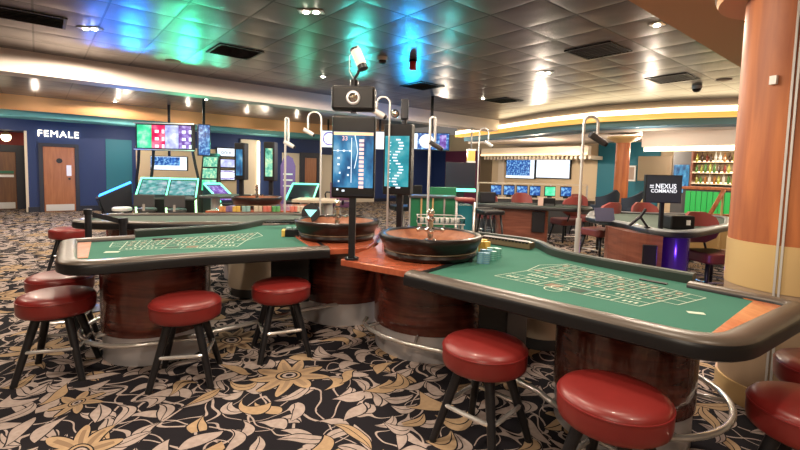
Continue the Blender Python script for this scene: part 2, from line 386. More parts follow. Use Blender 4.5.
def fillet(poly, radii, n=6):
    out = []; k = len(poly)
    for i in range(k):
        r = radii[i] if isinstance(radii, (list, tuple)) else radii
        p, a, b = [Vector((q[0], q[1])) for q in (poly[i], poly[i-1], poly[(i+1) % k])]
        if r <= 0: out.append((p.x, p.y)); continue
        ra = min(r, (a-p).length*.45); rb = min(r, (b-p).length*.45)
        A = p+(a-p).normalized()*ra; B = p+(b-p).normalized()*rb
        for j in range(n+1):
            s_ = j/n; q = A*(1-s_)**2+p*2*s_*(1-s_)+B*s_*s_; out.append((q.x, q.y))
    return out
def area2(poly): return sum(poly[i][0]*poly[(i+1) % len(poly)][1]-poly[(i+1) % len(poly)][0]*poly[i][1] for i in range(len(poly)))
def ccw(poly): return poly if area2(poly) > 0 else poly[::-1]

# ================================================================ SETTING (room-frame meshes)
UB, UF = -9., 14.9
VF = toUV(W(35, 212, 0)).y; U0 = onV(27, 170, VF).x; ZT = onV(35, 120, VF).z
struct('floor', MB().b2(-14, 17, -8, 22, -.1, 0), 'carpet', room=False).rotation_euler = (0, 0, PHI)
VB = toUV(W(0, 47, 3)).y; V2 = toUV(W(0, 93, 3)).y; VS0, VS1 = toUV(W(718, 0, 2.75)).y, toUV(W(628, 0, 2.75)).y
print('GEO', VF, U0, ZT, VB, V2, VS0, VS1)
cv = [toUV(D(px, y, Y)) for px, y, Y in ((457, 133, 16.), (500, 127, 13.6), (545, 119, 11.6), (600, 112, 10.2), (670, 106, 9.3), (745, 102, 8.75))]
cv = [(p.x, p.y) for p in cv]; cv = (cv+[(cv[-1][0]+.35, cv[-1][1]-2.2), (cv[-1][0]+.5, -6.)])[::-1]
struct('ceiling', MB().b2(UB, 12.5, -6, VB+.3, 3.0, 3.1), 'ceiling')
m = MB(); m.b2(UB-5, 11., VB+.35, V2+.1, 3.0, 3.1); struct('ceiling_beyond_beam', m, 'ceiling')
m = MB(); m.b2(UB-5, 10.9, VB, VB+.4, 2.67, 3.05); struct('trim_1', m, 'beam')
m = MB(); m.b2(UB-5, 11., V2, V2+.25, 2.68, 3.08); struct('trim_2', m, 'orange')
m = MB(); m.b2(UB-5, 15, V2+.25, VF+.2, ZT, ZT+.6); struct('ceiling_far', m, 'teal_ceil')
m = MB(); m.b2(UB-5, 11, V2+.02, V2+.1, 2.64, 2.68); struct('trim_3', m, 'orange')
# right lowered soffit and the pale ceiling over the camera
struct('trim_4', MB().b2(UB, 11, VS0, VS1, 2.75, 3.0), 'soffit')
struct('ceiling_near', MB().b2(UB, 11, -6, VS0, 2.78, 3.0), 'ceil_light')
# curved cove over the far end
m = MB(); m.sweep(cv, [(0, 2.84), (0, 3.0), (-.2, 3.0), (-.2, 2.84)]); struct('trim_5', m, 'taupe')
m = MB(); m.sweep(cv, [(.06, 2.74), (.06, 2.85), (-.06, 2.85), (-.06, 2.74)]); struct('trim_6', m, 'led')
m = MB(); m.sweep(cv, [(.08, 2.65), (.08, 2.74), (-.2, 2.74), (-.2, 2.65)]); struct('trim_7', m, E('gold_lip_painted_glow', (1, .5, .1), .75, (.5, .3, .1)))  # gold lip glows itself to stand for the LED light falling on it
m = MB(); m.sweep(cv, [(-.3, 2.52), (-.3, 2.9), (-.85, 2.9), (-.85, 2.52)]); struct('trim_8', m, 'slate_blue')
cv2 = [(a+.85, b+.2) for a, b in cv]
m = MB(); m.sweep(cv2, [(0, 2.47), (0, 2.6), (-.15, 2.6), (-.15, 2.47)]); struct('trim_9', m, 'beam')
m = MB(); m.b2(10.5, 15.2, -6, 19.2, 2.66, 2.75); 
m = MB(); m.sweep(cv2, [(-.1, 2.5), (-.1, 2.55), (-8, 2.55), (-8, 2.5)]); struct('ceiling_back', m, 'ceil_light')
# walls
struct('wall_left', MB().b2(U0, 15, VF, VF+.2, 0, 3.1), 'navy')
a = onV(24, 200, VF).x; 
struct('wall_left_return', MB().b2(-14, U0, VF+1.2, VF+1.4, 0, 3.1), 'crimson')
struct('trim_10', MB().b2(-14, U0, VF, VF+1.2, 2.2, 3.1), 'navy')
struct('trim_11', MB().b2(U0-.04, U0+.02, VF-.01, VF+1.2, 0, 2.2), 'cream')
struct('wall_far', MB().b2(UF, UF+.2, -6, VF+.2, 0, 3.1), 'beige_wall')
struct('wall_behind', MB().b2(UB-.2, UB, -6, 8, 0, 3.1), 'beige_wall')
struct('wall_right', MB().b2(UB, 15, -6.2, -6, 0, 3.1), 'beige_wall')
struct('baseboard_left', MB().b2(U0, 15, VF-.03, VF, 0, .14), 'navy_frame')
def wallpanel(name, px0, px1, z0, z1, mat, v=VF, d=.05, s=True):
    u0, u1 = onV(px0, 170, v).x, onV(px1, 170, v).x
    o = MB().b2(u0, u1, v-d, v-.001, z0, z1); return struct(name, o, mat) if s else o
wallpanel('wall_left_cream', 282, 374, 0, 1.95, 'cream')
wallpanel('trim_12', 106, 132, .5, 2.1, 'teal', d=.03)
wallpanel('wall_left_pale', 136, 236, 0, 1.95, 'beige_wall')
def farpanel(name, px0, px1, z0, z1, mat, d=.05, u=UF):
    v0, v1 = onU(px0, 170, u).y, onU(px1, 170, u).y
    return struct(name, MB().b2(u-d, u-.001, v1, v0, z0, z1), mat)
farpanel('wall_far_navy', 374, 415, 0, 3.07, 'navy'); farpanel('wall_far_indigo', 415, 446, 0, 2.6, 'navy'); farpanel('wall_far_plum', 446, 480, 0, 2.35, 'plum')
farpanel('trim_13', 481, 492, 0, 2.2, M['dark_bronze']); farpanel('trim_14', 499, 505, 0, 2.3, 'cream')
farpanel('wall_far_teal', 598, 660, 0, 2.6, 'teal')
# slatted valance above the far screens
v0, v1 = onU(484, 170, 13.8).y, onU(590, 170, 13.8).y; zv = onU(530, 156, 13.8).z
m = MB(); k = 0
while v1+k*.16 < v0: m.b2(13.8, 14.6, v1+k*.16, v1+k*.16+.08, zv-.12, zv); k += 1
struct('trim_15', m, 'cream_lac'); struct('trim_16', MB().b2(13.6, 13.8, v1, v0, zv, zv+.3), 'cream_lac'); struct('trim_17', MB().b2(13.55, 13.6, v1, v0, zv+.02, zv+.07), 'led_soft')
# ---------------------------------------------------------------- doors and the lit sign
def door(name, px0, px1, v, mat, h, fw=.12):
    u0, u1 = onV(px0, 180, v).x, onV(px1, 180, v).x
    fr = struct(name, MB().b2(u0-fw, u0, v-.07, v, 0, h+fw).b2(u1, u1+fw, v-.07, v, 0, h+fw).b2(u0, u1, v-.07, v, h, h+fw), 'navy_frame')
    lf = MB().b2(u0+.005, u1-.005, v-.045, v-.003, .0, h-.005).build('door_leaf', mat, fr, .004)
    MB().b2(u0+.04, u1-.04, v-.052, v-.045, .02, .2).build('kick_plate', 'silver', lf)
    return fr, lf, u0, u1
fr, lf, u0, u1 = door('door_1', 43.5, 75.5, VF, 'door', onV(60, 147, VF).z, .09)
MB().b2(u1-.2, u1-.09, VF-.055, VF-.045, 1.0, 1.3).build('push_plate', 'silver', lf)
MB().lathe([(.07, 0), (.07, .012), (0, .012)], 24).build('door_disc', 'black', lf).matrix_local = Matrix.Translation((u0*.5+u1*.5, VF-.045, 1.42)) @ Matrix.Rotation(PI/2, 4, 'X')
MB().cyl((0, 0, 0), .03, .05, 16).build('door_lock', 'black_metal', lf).matrix_local = Matrix.Translation((u1-.14, VF-.045, .92)) @ Matrix.Rotation(PI/2, 4, 'X')
fr, lf, u0, u1 = door('door_2', -6, 16.5, VF+1.19, 'door_dark', onV(10, 152, VF+1.19).z, .2)
MB().b2(u0+.05, u1-.05, VF+1.08, VF+1.13, 0.92, .99).build('push_bar', 'silver', lf)
MB().b2(u0+.05, u1-.05, VF+1.135, VF+1.145, 1.02, 1.1).build('notice_strip', 'green_panel', lf)
fr, lf, u0, u1 = door('door_3', 304, 316, VF-.05, 'door', onV(310, 158, VF-.05).z, .2)
p = onV(58.5, 134.5, VF-.03); q = uv(p.x, p.y, p.z)
t = thing('toilet_sign', 'white lit FEMALE lettering on the navy wall over the wooden door', 'sign', q, PHI)
text_part('letters', 'FEMALE', .25, 'sign_white', t, (0, 0, 0), depth=.02, space=1.12)
q = onV(6, 137, VF+.6); q = uv(*q)
t = thing('pendant_lamp', 'glowing pendant lamp in the corridor opening at far left', 'lamp', (q.x, q.y, q.z))
MB().sph((0, 0, 0), .11, 16, 1.1).build('globe', E('lamp_globe', (1, .8, .5), 5), t)
MB().cyl((0, 0, .1), .008, max(.05, 2.2-q.z-.1), 8).build('cord', 'black', t)
MB().lathe([(.12, .06), (.05, .14), (.03, .16)], 20).build('shade', 'gold_metal', t)

# ---------------------------------------------------------------- columns
COL = W(765, 415, 0); COL = (COL.x+.235, COL.y+.2)
t = thing('column', 'wide wood veneered column with metal joint strip at the right edge', 'column', (*COL, 0))
R_ = .315
MB().lathe([(R_+.012, 0), (R_+.012, .13)], 64).build('skirting', 'gold_metal', t)
MB().lathe([(R_, .13), (R_, .74)], 64).build('lower_cladding', 'tan_reflection', t)
MB().lathe([(R_+.004, .74), (R_+.004, 1.02)], 64).build('reflection_band', 'gold_metal', t)  # bright band and tan part below paint reflections in one gold cladding
MB().lathe([(R_, 1.02), (R_, 2.78)], 64).build('shaft', 'column', t)
MB().lathe([(R_+.02, 2.52), (.46, 2.52), (.47, 2.54), (.47, 2.56), (R_+.01, 2.56)], 64).build('collar', 'orange', t)
MB().lathe([(.465, 2.562), (.48, 2.565), (.48, 2.59), (.43, 2.59)], 64).build('collar_rim', 'white', t)
aa = math.radians(-139)
mm = MB()
for s_ in (-.011, .011): mm.box((math.cos(aa)*(R_+.006)-math.sin(aa)*s_, math.sin(aa)*(R_+.006)+math.cos(aa)*s_, 1.39), (.014, .011, 2.76), aa)
mm.build('joint_strip', 'silver', t)
MB().box((math.cos(aa-.3)*(R_+.01), math.sin(aa-.3)*(R_+.01), 1.98), (.02, .035, .05), aa-.3).build('sensor', 'white', t)
def small_column(px, y, Y, r, top, lab):
    p = D(px, y, Y); t = thing('column', lab, 'column', (p.x, p.y, 0))
    MB().cyl((0, 0, 0), r, top, 32).build('shaft', 'column', t); MB().lathe([(r, top-.16), (r+.22, top-.04), (r+.22, top)], 32).build('capital', 'gold_metal', t)
small_column(622, 165, 11.5, .17, 2.42, 'slim orange wood column beside the bar')
p = D(471, 156, 12.5)
t = thing('wall_light', 'small square glowing amber wall lantern on the plum wall', 'lamp', (p.x, p.y, p.z)); MB().box((0, 0, 0), (.2, .2, .28)).build('lantern', E('amber_lantern', (1, .4, .06), 1.2), t)
MB().box((0, 0, -.17), (.24, .24, .05)).build('bracket', 'silver', t); MB().box((0, 0, .17), (.24, .24, .05)).build('cap', 'silver', t); MB().cyl((0, 0, .19), .02, 2.66-p.z-.19, 8).build('hanger', 'silver', t)

# ---------------------------------------------------------------- stools
def make_stool(label, loc, rz):
    t = thing('bar_stool', label, 'stool', loc, rz, 'round red leather stools')
    seat = MB(); seat.lathe([(.17, .412), (.2, .414), (.212, .425), (.215, .445), (.216, .49), (.213, .512), (.203, .527), (.18, .537), (.13, .543), (.06, .546), (0.0001, .547)], 48)
    so = seat.build('seat', 'red_leather', t)
    pp = MB(); pp.tube([(.2145*math.cos(k*PI/24), .2145*math.sin(k*PI/24), .508) for k in range(48)], .0035, 6, True); pp.build('piping', 'red_side', so)
    MB().lathe([(.0001, .39), (.15, .39), (.16, .414), (.0001, .414)], 32).build('seat_plate', 'black', t)
    for k in range(4):
        a = k*PI/2+PI/4; c, s_ = math.cos(a), math.sin(a)
        l = MB(); l.tube([(.12*c, .12*s_, .40), (.25*c, .25*s_, .012)], .027, 12, r1=.019)
        lo = l.build('leg', 'black_metal', t)
        MB().tube([(.2505*c, .2505*s_, .018), (.252*c, .252*s_, 0)], .02, 10).build('rubber_foot', 'rubber', lo)
    pts = fillet([(.203*math.cos(k*PI/2+PI/4), .203*math.sin(k*PI/2+PI/4)) for k in range(4)], .05, 5)
    r = MB(); r.tube([(x*1.03, y*1.03, .2) for x, y in pts], .012, 8, True); r.build('foot_ring', 'chrome', t)
    return t
ST = [((57, 291), 20, 'nearer of the two red stools at the far left, beside the left roulette table end'),
      ((186, 296), 14, 'red stool in front of the dark wood drum of the left roulette table'),
      ((281.5, 280.5), 25, 'red stool between the left table drum and the left wheel desk'),
      ((485, 339), 47, 'red stool at the near side of the right table by the drop box'),
      ((614, 387), 40, 'largest red stool in front, before the right table drum'),
      ((1.565, 1.60), 30, 'red stool at the bottom right corner, in front of the column'),
      ((1.98, 1.96), 30, 'red stool cut by the right edge, behind the corner stool'),
      ((-2.76, 3.50), 20, 'red stool at the far left hidden behind the nearer stool'),
      ((-4.72, 6.2), 20, 'red stool seen over the back left corner of the left table'),
      ]
base = None
for (x, y), r, lab in ST:
    if x > 9: p = W(x, y, .547); x, y = p.x, p.y
    else: x, y = F(x, y)
    if base is None: base = make_stool(lab, (x, y, 0), math.radians(r))
    else: dup(base, (x, y, 0), math.radians(r), lab)

# ---------------------------------------------------------------- roulette tables
PAD = [(.012, .715), (-.004, .725), (-.004, .765), (.001, .782), (.012, .794), (.05, .803), (.085, .802), (.1, .796), (.108, .787), (.11, .76), (.11, .715)]
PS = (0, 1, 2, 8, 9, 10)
THIN = [(0, .70), (0, .795), (.008, .80), (.03, .80), (.036, .795), (.036, .70)]
THICK = [(0, .69), (0, .82), (.012, .83), (.06, .83), (.07, .82), (.07, .69)]
def w2(px, py, z=.80): p = W(px, py, z); return (p.x, p.y)
def bil(q, s_, r_): return [q[0][i]*(1-s_)*(1-r_)+q[1][i]*s_*(1-r_)+q[2][i]*s_*r_+q[3][i]*(1-s_)*r_ for i in (0, 1)]
RED = {1, 3, 5, 7, 9, 12, 14, 16, 18, 19, 21, 23, 25, 27, 30, 32, 34, 36}
def layout(mb, q, z):
    """printed roulette layout: q = zero-end near, far-end near, far-end back, zero-end back"""
    def strip(a, b, wd=.0029):
        A, B = Vector(bil(q, *a)), Vector(bil(q, *b)); d = (B-A).normalized(); n = Vector((-d.y, d.x))*wd
        mb.add([(A.x-n.x, A.y-n.y, z), (B.x-n.x, B.y-n.y, z), (B.x+n.x, B.y+n.y, z), (A.x+n.x, A.y+n.y, z)], [(0, 1, 2, 3)])
    def quad(s0, s1, r0, r1, zz): mb.add([(*bil(q, a, b), zz) for a, b in ((s0, r0), (s1, r0), (s1, r1), (s0, r1))], [(0, 1, 2, 3)])
    mb.mi = 1
    X0, X1 = .08, .92; G0, G1 = .4, 1.0; dx = (X1-X0)/12
    for k in range(13): strip((X0+k*dx, G0), (X0+k*dx, G1))
    for k in range(4): strip((X0, G0+k*.2), (X1+.08, G0+k*.2))
    strip((1, G0), (1, G1))
    for r_ in (.0, .2): strip((X0, r_), (X1, r_))
    for k in (0, 4, 8, 12): strip((X0+k*dx, .2), (X0+k*dx, .4))
    for k in range(0, 13, 2): strip((X0+k*dx, 0), (X0+k*dx, .2))
    strip((X0, G0), (.0, .7)); strip((.0, .7), (X0, G1))
    for k in range(12):
        for j in range(3):
            nmb = k*3+j+1; mb.mi = 2 if nmb in RED else 3
            c0, r0 = X0+(k+.2)*dx, G0+j*.2+.045; n = 12
            cs = [(*bil(q, X0+(k+.5)*dx+.26*dx*math.cos(2*PI*i/n), G0+(j+.5)*.2+.052*math.sin(2*PI*i/n)), z+.0003) for i in range(n)]
            mb.add(cs, [tuple(range(n))])
            mb.mi = 1; random.seed(nmb); s_ = Vector(bil(q, X0+(k+.5)*dx, G0+(j+.5)*.2))
            quad(X0+(k+.42)*dx, X0+(k+.48)*dx, G0+j*.2+.07, G0+j*.2+.13, z+.0006); quad(X0+(k+.54)*dx, X0+(k+.6)*dx, G0+j*.2+.07, G0+j*.2+.13, z+.0006)
    for k in range(3):
        for i in range(5): mb.mi = 1; quad(X0+(4*k+1.1+i*.4)*dx, X0+(4*k+1.3+i*.4)*dx, .27, .33, z+.0002)
    for k in range(6):
        if k in (2, 3):
            mb.mi = 2 if k == 2 else 3; quad(X0+(2*k+.4)*dx, X0+(2*k+1.6)*dx, .04, .16, z+.0002)
        else:
            mb.mi = 1
            for i in range(3): quad(X0+(2*k+.5+i*.4)*dx, X0+(2*k+.7+i*.4)*dx, .07, .13, z+.0002)
def ring_print(mb, c, r, z, n=20, wd=.006, ry=None, rot=0):
    ry = ry or r; pts = []
    for k in range(n):
        a = 2*PI*k/n
        for e in (0, wd):
            x, y = (r-e)*math.cos(a), (ry-e)*math.sin(a); pts.append((c[0]+x*math.cos(rot)-y*math.sin(rot), c[1]+x*math.sin(rot)+y*math.cos(rot), z))
    mb.mi = 1; mb.add(pts, [(2*k, 2*((k+1) % n), 2*((k+1) % n)+1, 2*k+1) for k in range(n)])
def drum(t, c, r, top, name='pedestal', mat='mahog', kick='steel', kz=.2):
    c = F(*c)
    o = MB().lathe([(r, kz), (r, top)], 56, (c[0], c[1], 0)).build(name, mat, t)
    MB().lathe([(r-.012, .0), (r-.012, kz), (r*.5, kz)], 56, (c[0], c[1], 0)).build('kick_plate', kick, t)
    return o
FZ = .772
FM = ['felt', 'line', 'cell_red', 'cell_black']
# --- right table
tR = thing('roulette_table', 'large green baize roulette table at right with padded dark armrest', 'gaming table', (0, 0, 0))
oR = [w2(404, 272), w2(738, 349), w2(822, 304), w2(694, 280), w2(620, 266.5), w2(575, 257.5), w2(557, 253), w2(546, 246), w2(532, 242), w2(480, 235), w2(468, 247), w2(452, 260), w2(430, 266)]
rR = [.05, .3, .25, .02, .05, .1, .16, .12, .06, .04, .1, .05, .02]
full = ccw(fillet(oR, rR, 6))
mb = MB(); inner = fillet(oR, rR, 3); mb.prism(ccw(inner), FZ-.03, FZ-.001); mb.mi = 0
q = [w2(495, 278, FZ), w2(672, 311, FZ), w2(705, 298, FZ), w2(543, 258, FZ)]
q = [w2(484, 273.5, FZ), w2(657, 310, FZ), w2(706, 298, FZ), w2(560, 262, FZ)]
layout(mb, q, FZ+.0006)
c = w2(553, 289, FZ); ring_print(mb, c, .05, FZ+.001); ring_print(mb, (c[0]+.05, c[1]+.03), .05, FZ+.001)
c = w2(603, 275, FZ); ring_print(mb, c, .11, FZ+.001, ry=.045, rot=-.75)
c = w2(696, 313, FZ); mb.mi = 1; mb.box((c[0], c[1], FZ+.0005), (.07, .035, .001), -.3)
mb.build('playing_surface', FM, tR)
mb = MB(); pth = fillet([w2(404, 272), w2(738, 349), w2(822, 304), w2(694, 280)], [0, .22, .16, 0], 8)
mb.sweep(pth, PAD, side=PS); mb.build('armrest', ['leather', 'leather_side'], tR)
bk = fillet([w2(696, 277.5), w2(620, 264.5), w2(575, 256), w2(557, 251.5), w2(546, 245), w2(532, 241), w2(480, 234.5)], [0, .05, .1, .16, .12, .06, 0], 6)
MB().sweep(bk, THICK).build('back_rail', 'felt_edge', tR)
sd = fillet([w2(480, 235), w2(470, 247), w2(452, 260), w2(430, 266), w2(404, 272)], [0, .12, .1, .05, 0], 6)
MB().sweep(sd, [(0, .73), (0, .782), (.01, .785), (.03, .78), (.03, .73)]).build('wheel_side_rail', 'black', tR)
mb = MB(); mb.prism(ccw([w2(711, 334, FZ), w2(754, 301, FZ), w2(803, 306, FZ), w2(765, 336, FZ), w2(738, 343, FZ)]), FZ-.001, FZ+.004); mb.build('end_panel', 'panel', tR)
mb = MB(); mb.prism(ccw([w2(688, 287, FZ), w2(754, 301, FZ), w2(763, 300, FZ), w2(700, 285, FZ)]), FZ-.001, FZ+.005); mb.build('edge_panel', 'panel', tR)
mb = MB(); a = Vector(W(640, 279.5, FZ)); b = Vector(W(667, 284.5, FZ)); d = (b-a); mb.box(((a+b)/2+Vector((0, 0, .003))), (d.length, .035, .006), math.atan2(d.y, d.x)); mb.build('money_slot', 'black', tR)
# chip channels along the dealer's edge
mb = MB()
rk0, rk1 = Vector(W(484, 235.5, .835)), Vector(W(530, 242, .835)); dv_ = rk1-rk0; ra = math.atan2(dv_.y, dv_.x)
mb.mi = 0; mb.box(((rk0+rk1)/2+Vector((0, 0, -.03))), (dv_.length+.04, .09, .05), ra)
mb.mi = 1
for k in range(14):
    a = rk0+dv_*((k+.5)/14); mb.box((a.x, a.y, .829), (.03, .1, .016), ra+.35)
mb.build('chip_channels', ['dark_bronze', 'black'], tR)
drum(tR, (1.22, 2.36), .36, .7)
MB().box((*F(.71, 2.95, .42), .42), (.22, .3, .5), -.75).build('drop_box', 'black', tR, .01)
MB().box((*F(.6, 2.62, .66), .66), (.2, .07, .07), -.75).build('float_tray', 'black', tR, .01)
# --- wheel desk right
def desk(name, label, poly, c, r, grp=None):
    t = thing(name, label, 'desk', (0, 0, 0))
    MB().prism(ccw([F(a, b, .78) for a, b in poly]), .735, .78).build('desk_top', 'mahog_top', t, .006)
    drum(t, c, r, .735); return t
dR = desk('wheel_desk', 'red mahogany desk on a round drum under the right roulette wheel', fillet([(-.42, 3.04), (.02, 2.70), (.16, 2.66), (.24, 2.82), (.38, 3.02), (.5, 3.4), (.6, 3.9), (.3, 4.25), (-.14, 4.6), (-.19, 3.6)], [.02, .0, .05, .02, .1, .1, .1, .1, .1, .1], 4), (.25, 3.55), .47)
dL = desk('wheel_desk', 'red mahogany desk on a round drum under the left roulette wheel', fillet([(-.66, 3.42), (-.27, 3.5), (-.22, 3.75), (-.2, 4.75), (-.8, 4.9), (-1.12, 4.45), (-.95, 4.02)], [.04, .04, .1, .1, .1, .1, .1], 4), (-.55, 4.3), .44)
# foot rails
def footrail(t, path, posts):
    path = [(*F(*p), p[2]) for p in path]; posts = [((*F(*a), a[2]), (*F(*b), b[2])) for a, b in posts]
    mb = MB(); mb.tube(path, .017, 12); o = mb.build('foot_rail', 'chrome', t)
    for a, b in posts: MB().tube([a, b], .012, 8).build('rail_bracket', 'chrome', t)
cx, cy = 1.25, 2.39
arc = [(cx+.5*math.cos(math.radians(a)), cy+.5*math.sin(math.radians(a)), .2) for a in range(-170, 62, 8)]
footrail(tR, [(-.27, 3.50, .2), (-.285, 3.40, .2), (-.24, 3.27, .2), (-.12, 3.1, .2), (.05, 2.97, .2), (.29, 2.83, .2), (.56, 2.62, .2)]+arc,
         [((.1, 2.94, .2), (.15, 3.27, .2)), ((-.26, 3.3, .2), (-.1, 3.45, .2)), ((1.25, 1.9, .2), (1.23, 2.02, .2)), ((1.72, 2.2, .2), (1.56, 2.3, .2))])
# --- left table
tL = thing('roulette_table', 'green baize roulette table at left with padded armrest and pale wood end', 'gaming table', (0, 0, 0))
oL = [w2(54, 265), w2(210, 253.5), w2(330, 247.5), w2(318, 238), w2(298, 222), w2(262, 222.5), w2(250, 225), w2(236, 228), w2(134, 234.5), w2(60, 238.5)]
rL = [.32, .1, .03, .1, .05, .1, .1, .1, .02, .12]
mb = MB(); mb.prism(ccw(fillet(oL, rL, 3)), FZ-.03, FZ-.001); mb.mi = 0
q = [w2(247, 246.5, FZ), w2(107, 250.5, FZ), w2(113, 242.5, FZ), w2(268, 232, FZ)]
layout(mb, q, FZ+.0006)
c = w2(112, 252, FZ); mb.mi = 1; mb.box((c[0], c[1], FZ+.0005), (.09, .05, .001), .3)
c = w2(205, 247, FZ); ring_print(mb, c, .06, FZ+.001)
mb.build('playing_surface', FM, tL)
mb = MB(); pth = fillet([w2(134, 234.5), w2(60, 238.5), w2(54, 265), w2(210, 253.5), w2(330, 247.5)], [0, .12, .24, .1, 0], 8); mb.sweep(pth, PAD, side=PS).build('armrest', ['leather', 'leather_side'], tL)
bk = fillet([w2(300, 221), w2(262, 221.5), w2(250, 223.5), w2(236, 226.5), w2(134, 232.5)], [0, .1, .1, .1, 0], 6)
MB().sweep(bk, THICK).build('back_rail', 'felt_edge', tL)
sd = [w2(330, 247), w2(318, 238), w2(300, 222)]
MB().sweep(fillet(sd, [0, .15, 0], 6), [(0, .73), (0, .782), (.01, .785), (.03, .78), (.03, .73)]).build('wheel_side_rail', 'black', tL)
mb = MB(); mb.prism(ccw([w2(70, 259, FZ), w2(88, 258, FZ), w2(92, 240, FZ), w2(74, 240, FZ)]), FZ-.001, FZ+.004); mb.build('end_panel', 'panel_pale', tL)
mb = MB(); mb.prism(ccw([w2(90, 241.5, FZ), w2(134, 239, FZ), w2(134, 238, FZ), w2(90, 240, FZ)]), FZ-.001, FZ+.006); mb.build('edge_panel', 'panel', tL)
a = Vector(W(152, 239.5, FZ)); b = Vector(W(172, 238.5, FZ)); d = b-a; MB().box(((a+b)/2+Vector((0, 0, .003))), (d.length, .05, .006), math.atan2(d.y, d.x)).build('money_slot', 'black', tL)
mb = MB()
for k in range(12):
    s_ = (k+.5)/12; a = Vector(W(266+s_*34, 222, .835)); mb.box((a.x, a.y, .833), (.02, .07, .012), -.4)
mb.build('chip_channels', 'black', tL)
drum(tL, (-1.93, 3.42), .37, .7)
MB().box((*F(-1.0, 3.95, .47), .47), (.32, .34, .44), .25).build('drop_box', 'black', tL, .01)
cx, cy = -1.93, 3.45
arc = [(cx+.52*math.cos(math.radians(a)), cy+.52*math.sin(math.radians(a)), .2) for a in range(160, 305, 8)]
footrail(tL, arc+[(-1.45, 3.16, .2), (-1.2, 3.36, .2), (-.9, 3.66, .2), (-.42, 3.98, .2), (-.2, 4.1, .2)], [((-2.2, 3.1, .2), (-2.1, 3.22, .2)), ((-.42, 3.98, .2), (-.45, 4.05, .2))])
# pale service cabinets under the tables
def cab(label, loc, r, h, mat='cream_lac'):
    t = thing('service_pedestal', label, 'pedestal', (*F(*loc), 0)); MB().cyl((0, 0, .1), r, h-.1, 32).build('body', mat, t); MB().cyl((0, 0, 0), r-.03, .1, 32).build('plinth', 'dark_grey', t)
    MB().cyl((0, 0, h), r+.02, .03, 32).build('cap', 'dark_grey', t)
cab('pale cream drum behind the left roulette table, next to the black drop box', (-1.66, 5.0, 0), .3, .68)
cab('pale cream drum seen under the right roulette table', (1.14, 3.5, 0), .22, .62)

# ---------------------------------------------------------------- roulette wheels
def make_wheel(label, loc, s_=1.):
    t = thing('roulette_wheel', label, 'roulette wheel', loc, 0, 'roulette wheels'); R = .365
    t.scale = (s_, s_, s_)
    MB().lathe([(.27, 0), (.3, 0), (.32, .012), (.33, .03), (.322, .05), (.34, .085), (R-.004, .12), (R, .15), (R-.006, .161), (R-.022, .165), (R-.04, .161), (R-.045, .15)], 64, caps=(True, False)).build('bowl', 'bowl_dark', t)
    MB().lathe([(.3205, .05), (.326, .05), (.332, .056), (.3305, .06)], 64, caps=(False, False)).build('bowl_band', 'dark_bronze', t)
    tr = MB().lathe([(R-.044, .151), (R-.06, .115), (R-.085, .096), (.225, .066)], 64, caps=(False, False)).build('ball_track', 'track', t)
    for k in range(8):
        a = k*PI/4; MB().box((.25*math.cos(a), .25*math.sin(a), .082), (.035, .01, .01), a+(k % 2)*PI/2).build('deflector', 'crystal', t)
    pk = MB(); n = 37
    for k in range(n):
        pk.mi = 2 if k == 0 else k % 2; a0, a1 = 2*PI*k/n, 2*PI*(k+1)/n
        pk.add([(r*math.cos(a), r*math.sin(a), z) for a in (a0, a1) for r, z in ((.224, .068), (.19, .064), (.155, .054))], [(0, 3, 4, 1), (1, 4, 5, 2)])
    pk.build('number_ring', ['pk_red', 'black', 'green_panel'], t)
    MB().lathe([(.155, .054), (.1, .075), (.04, .098), (.001, .1)], 48, caps=(False, False)).build('rotor_cone', 'track', t)
    tu = MB(); tu.lathe([(.045, .096), (.05, .11), (.026, .125), (.022, .16), (.04, .175), (.04, .19), (.02, .205), (.018, .245), (.03, .255), (.03, .267), (.015, .28), (.026, .3), (.026, .315), (.012, .335), (.001, .345)], 20)
    tu.tube([(-.085, 0, .182), (.085, 0, .182)], .008, 8); tu.tube([(0, -.085, .182), (0, .085, .182)], .008, 8)
    for x, y in ((.085, 0), (-.085, 0), (0, .085), (0, -.085)): tu.sph((x, y, .182), .017, 10)
    tu.build('turret', 'crystal', t)
    return t
M['bowl_dark'] = P('ebonised_bowl', (.014, .008, .007), .3, 0, .35)
M['track'] = wood('burl_track', (.2, .06, .022), (.34, .13, .055), .5, (4, 4, 4), 0)
M['pk_red'] = P('pocket_red', (.4, .03, .02), .3)
wh = make_wheel('roulette wheel in the middle of the picture, on the right mahogany desk', (*F(.22, 3.18, .88), .78), 1.03)
dup(wh, (*F(-.583, 4.06, .88), .78), .3, 'roulette wheel on the left mahogany desk behind the display post')
# --- spherical-looking token holders / chips
def chips(label, loc, n, cols, rz=0, grp='chip stacks', r=.02, name='chip_stack'):
    m = MB(); 
    for k in range(n):
        m.mi = k % len(cols); m.lathe([(r, k*.0034), (r, k*.0034+.003)], 16, (0, 0, 0), True)
    return tag(m.build(name, cols), label, 'chips', grp, loc, rz)
M['c_blue'] = P('chip_blue', (.16, .36, .5), .5); M['c_teal'] = P('chip_teal', (.1, .36, .28), .5); M['c_gold'] = P('chip_gold', (.75, .48, .1), .5); M['c_green'] = P('chip_green', (.12, .38, .14), .5)
M['c_pink'] = P('chip_coral', (.72, .22, .17), .5); M['c_orange'] = P('chip_orange', (.72, .3, .1), .5); M['c_violet'] = P('chip_violet', (.22, .15, .34), .5); M['c_aqua'] = P('chip_aqua', (.3, .5, .48), .5); M['c_cream'] = P('chip_cream', (.65, .55, .42), .5); M['c_white'] = P('chip_white', (.72, .74, .72), .5)
base_ = W(463, 262, FZ)
t = thing('chip_box', 'black chip box at the wheel end of the right table', 'chip box', (base_.x+.03, base_.y+.06, FZ), -.25)
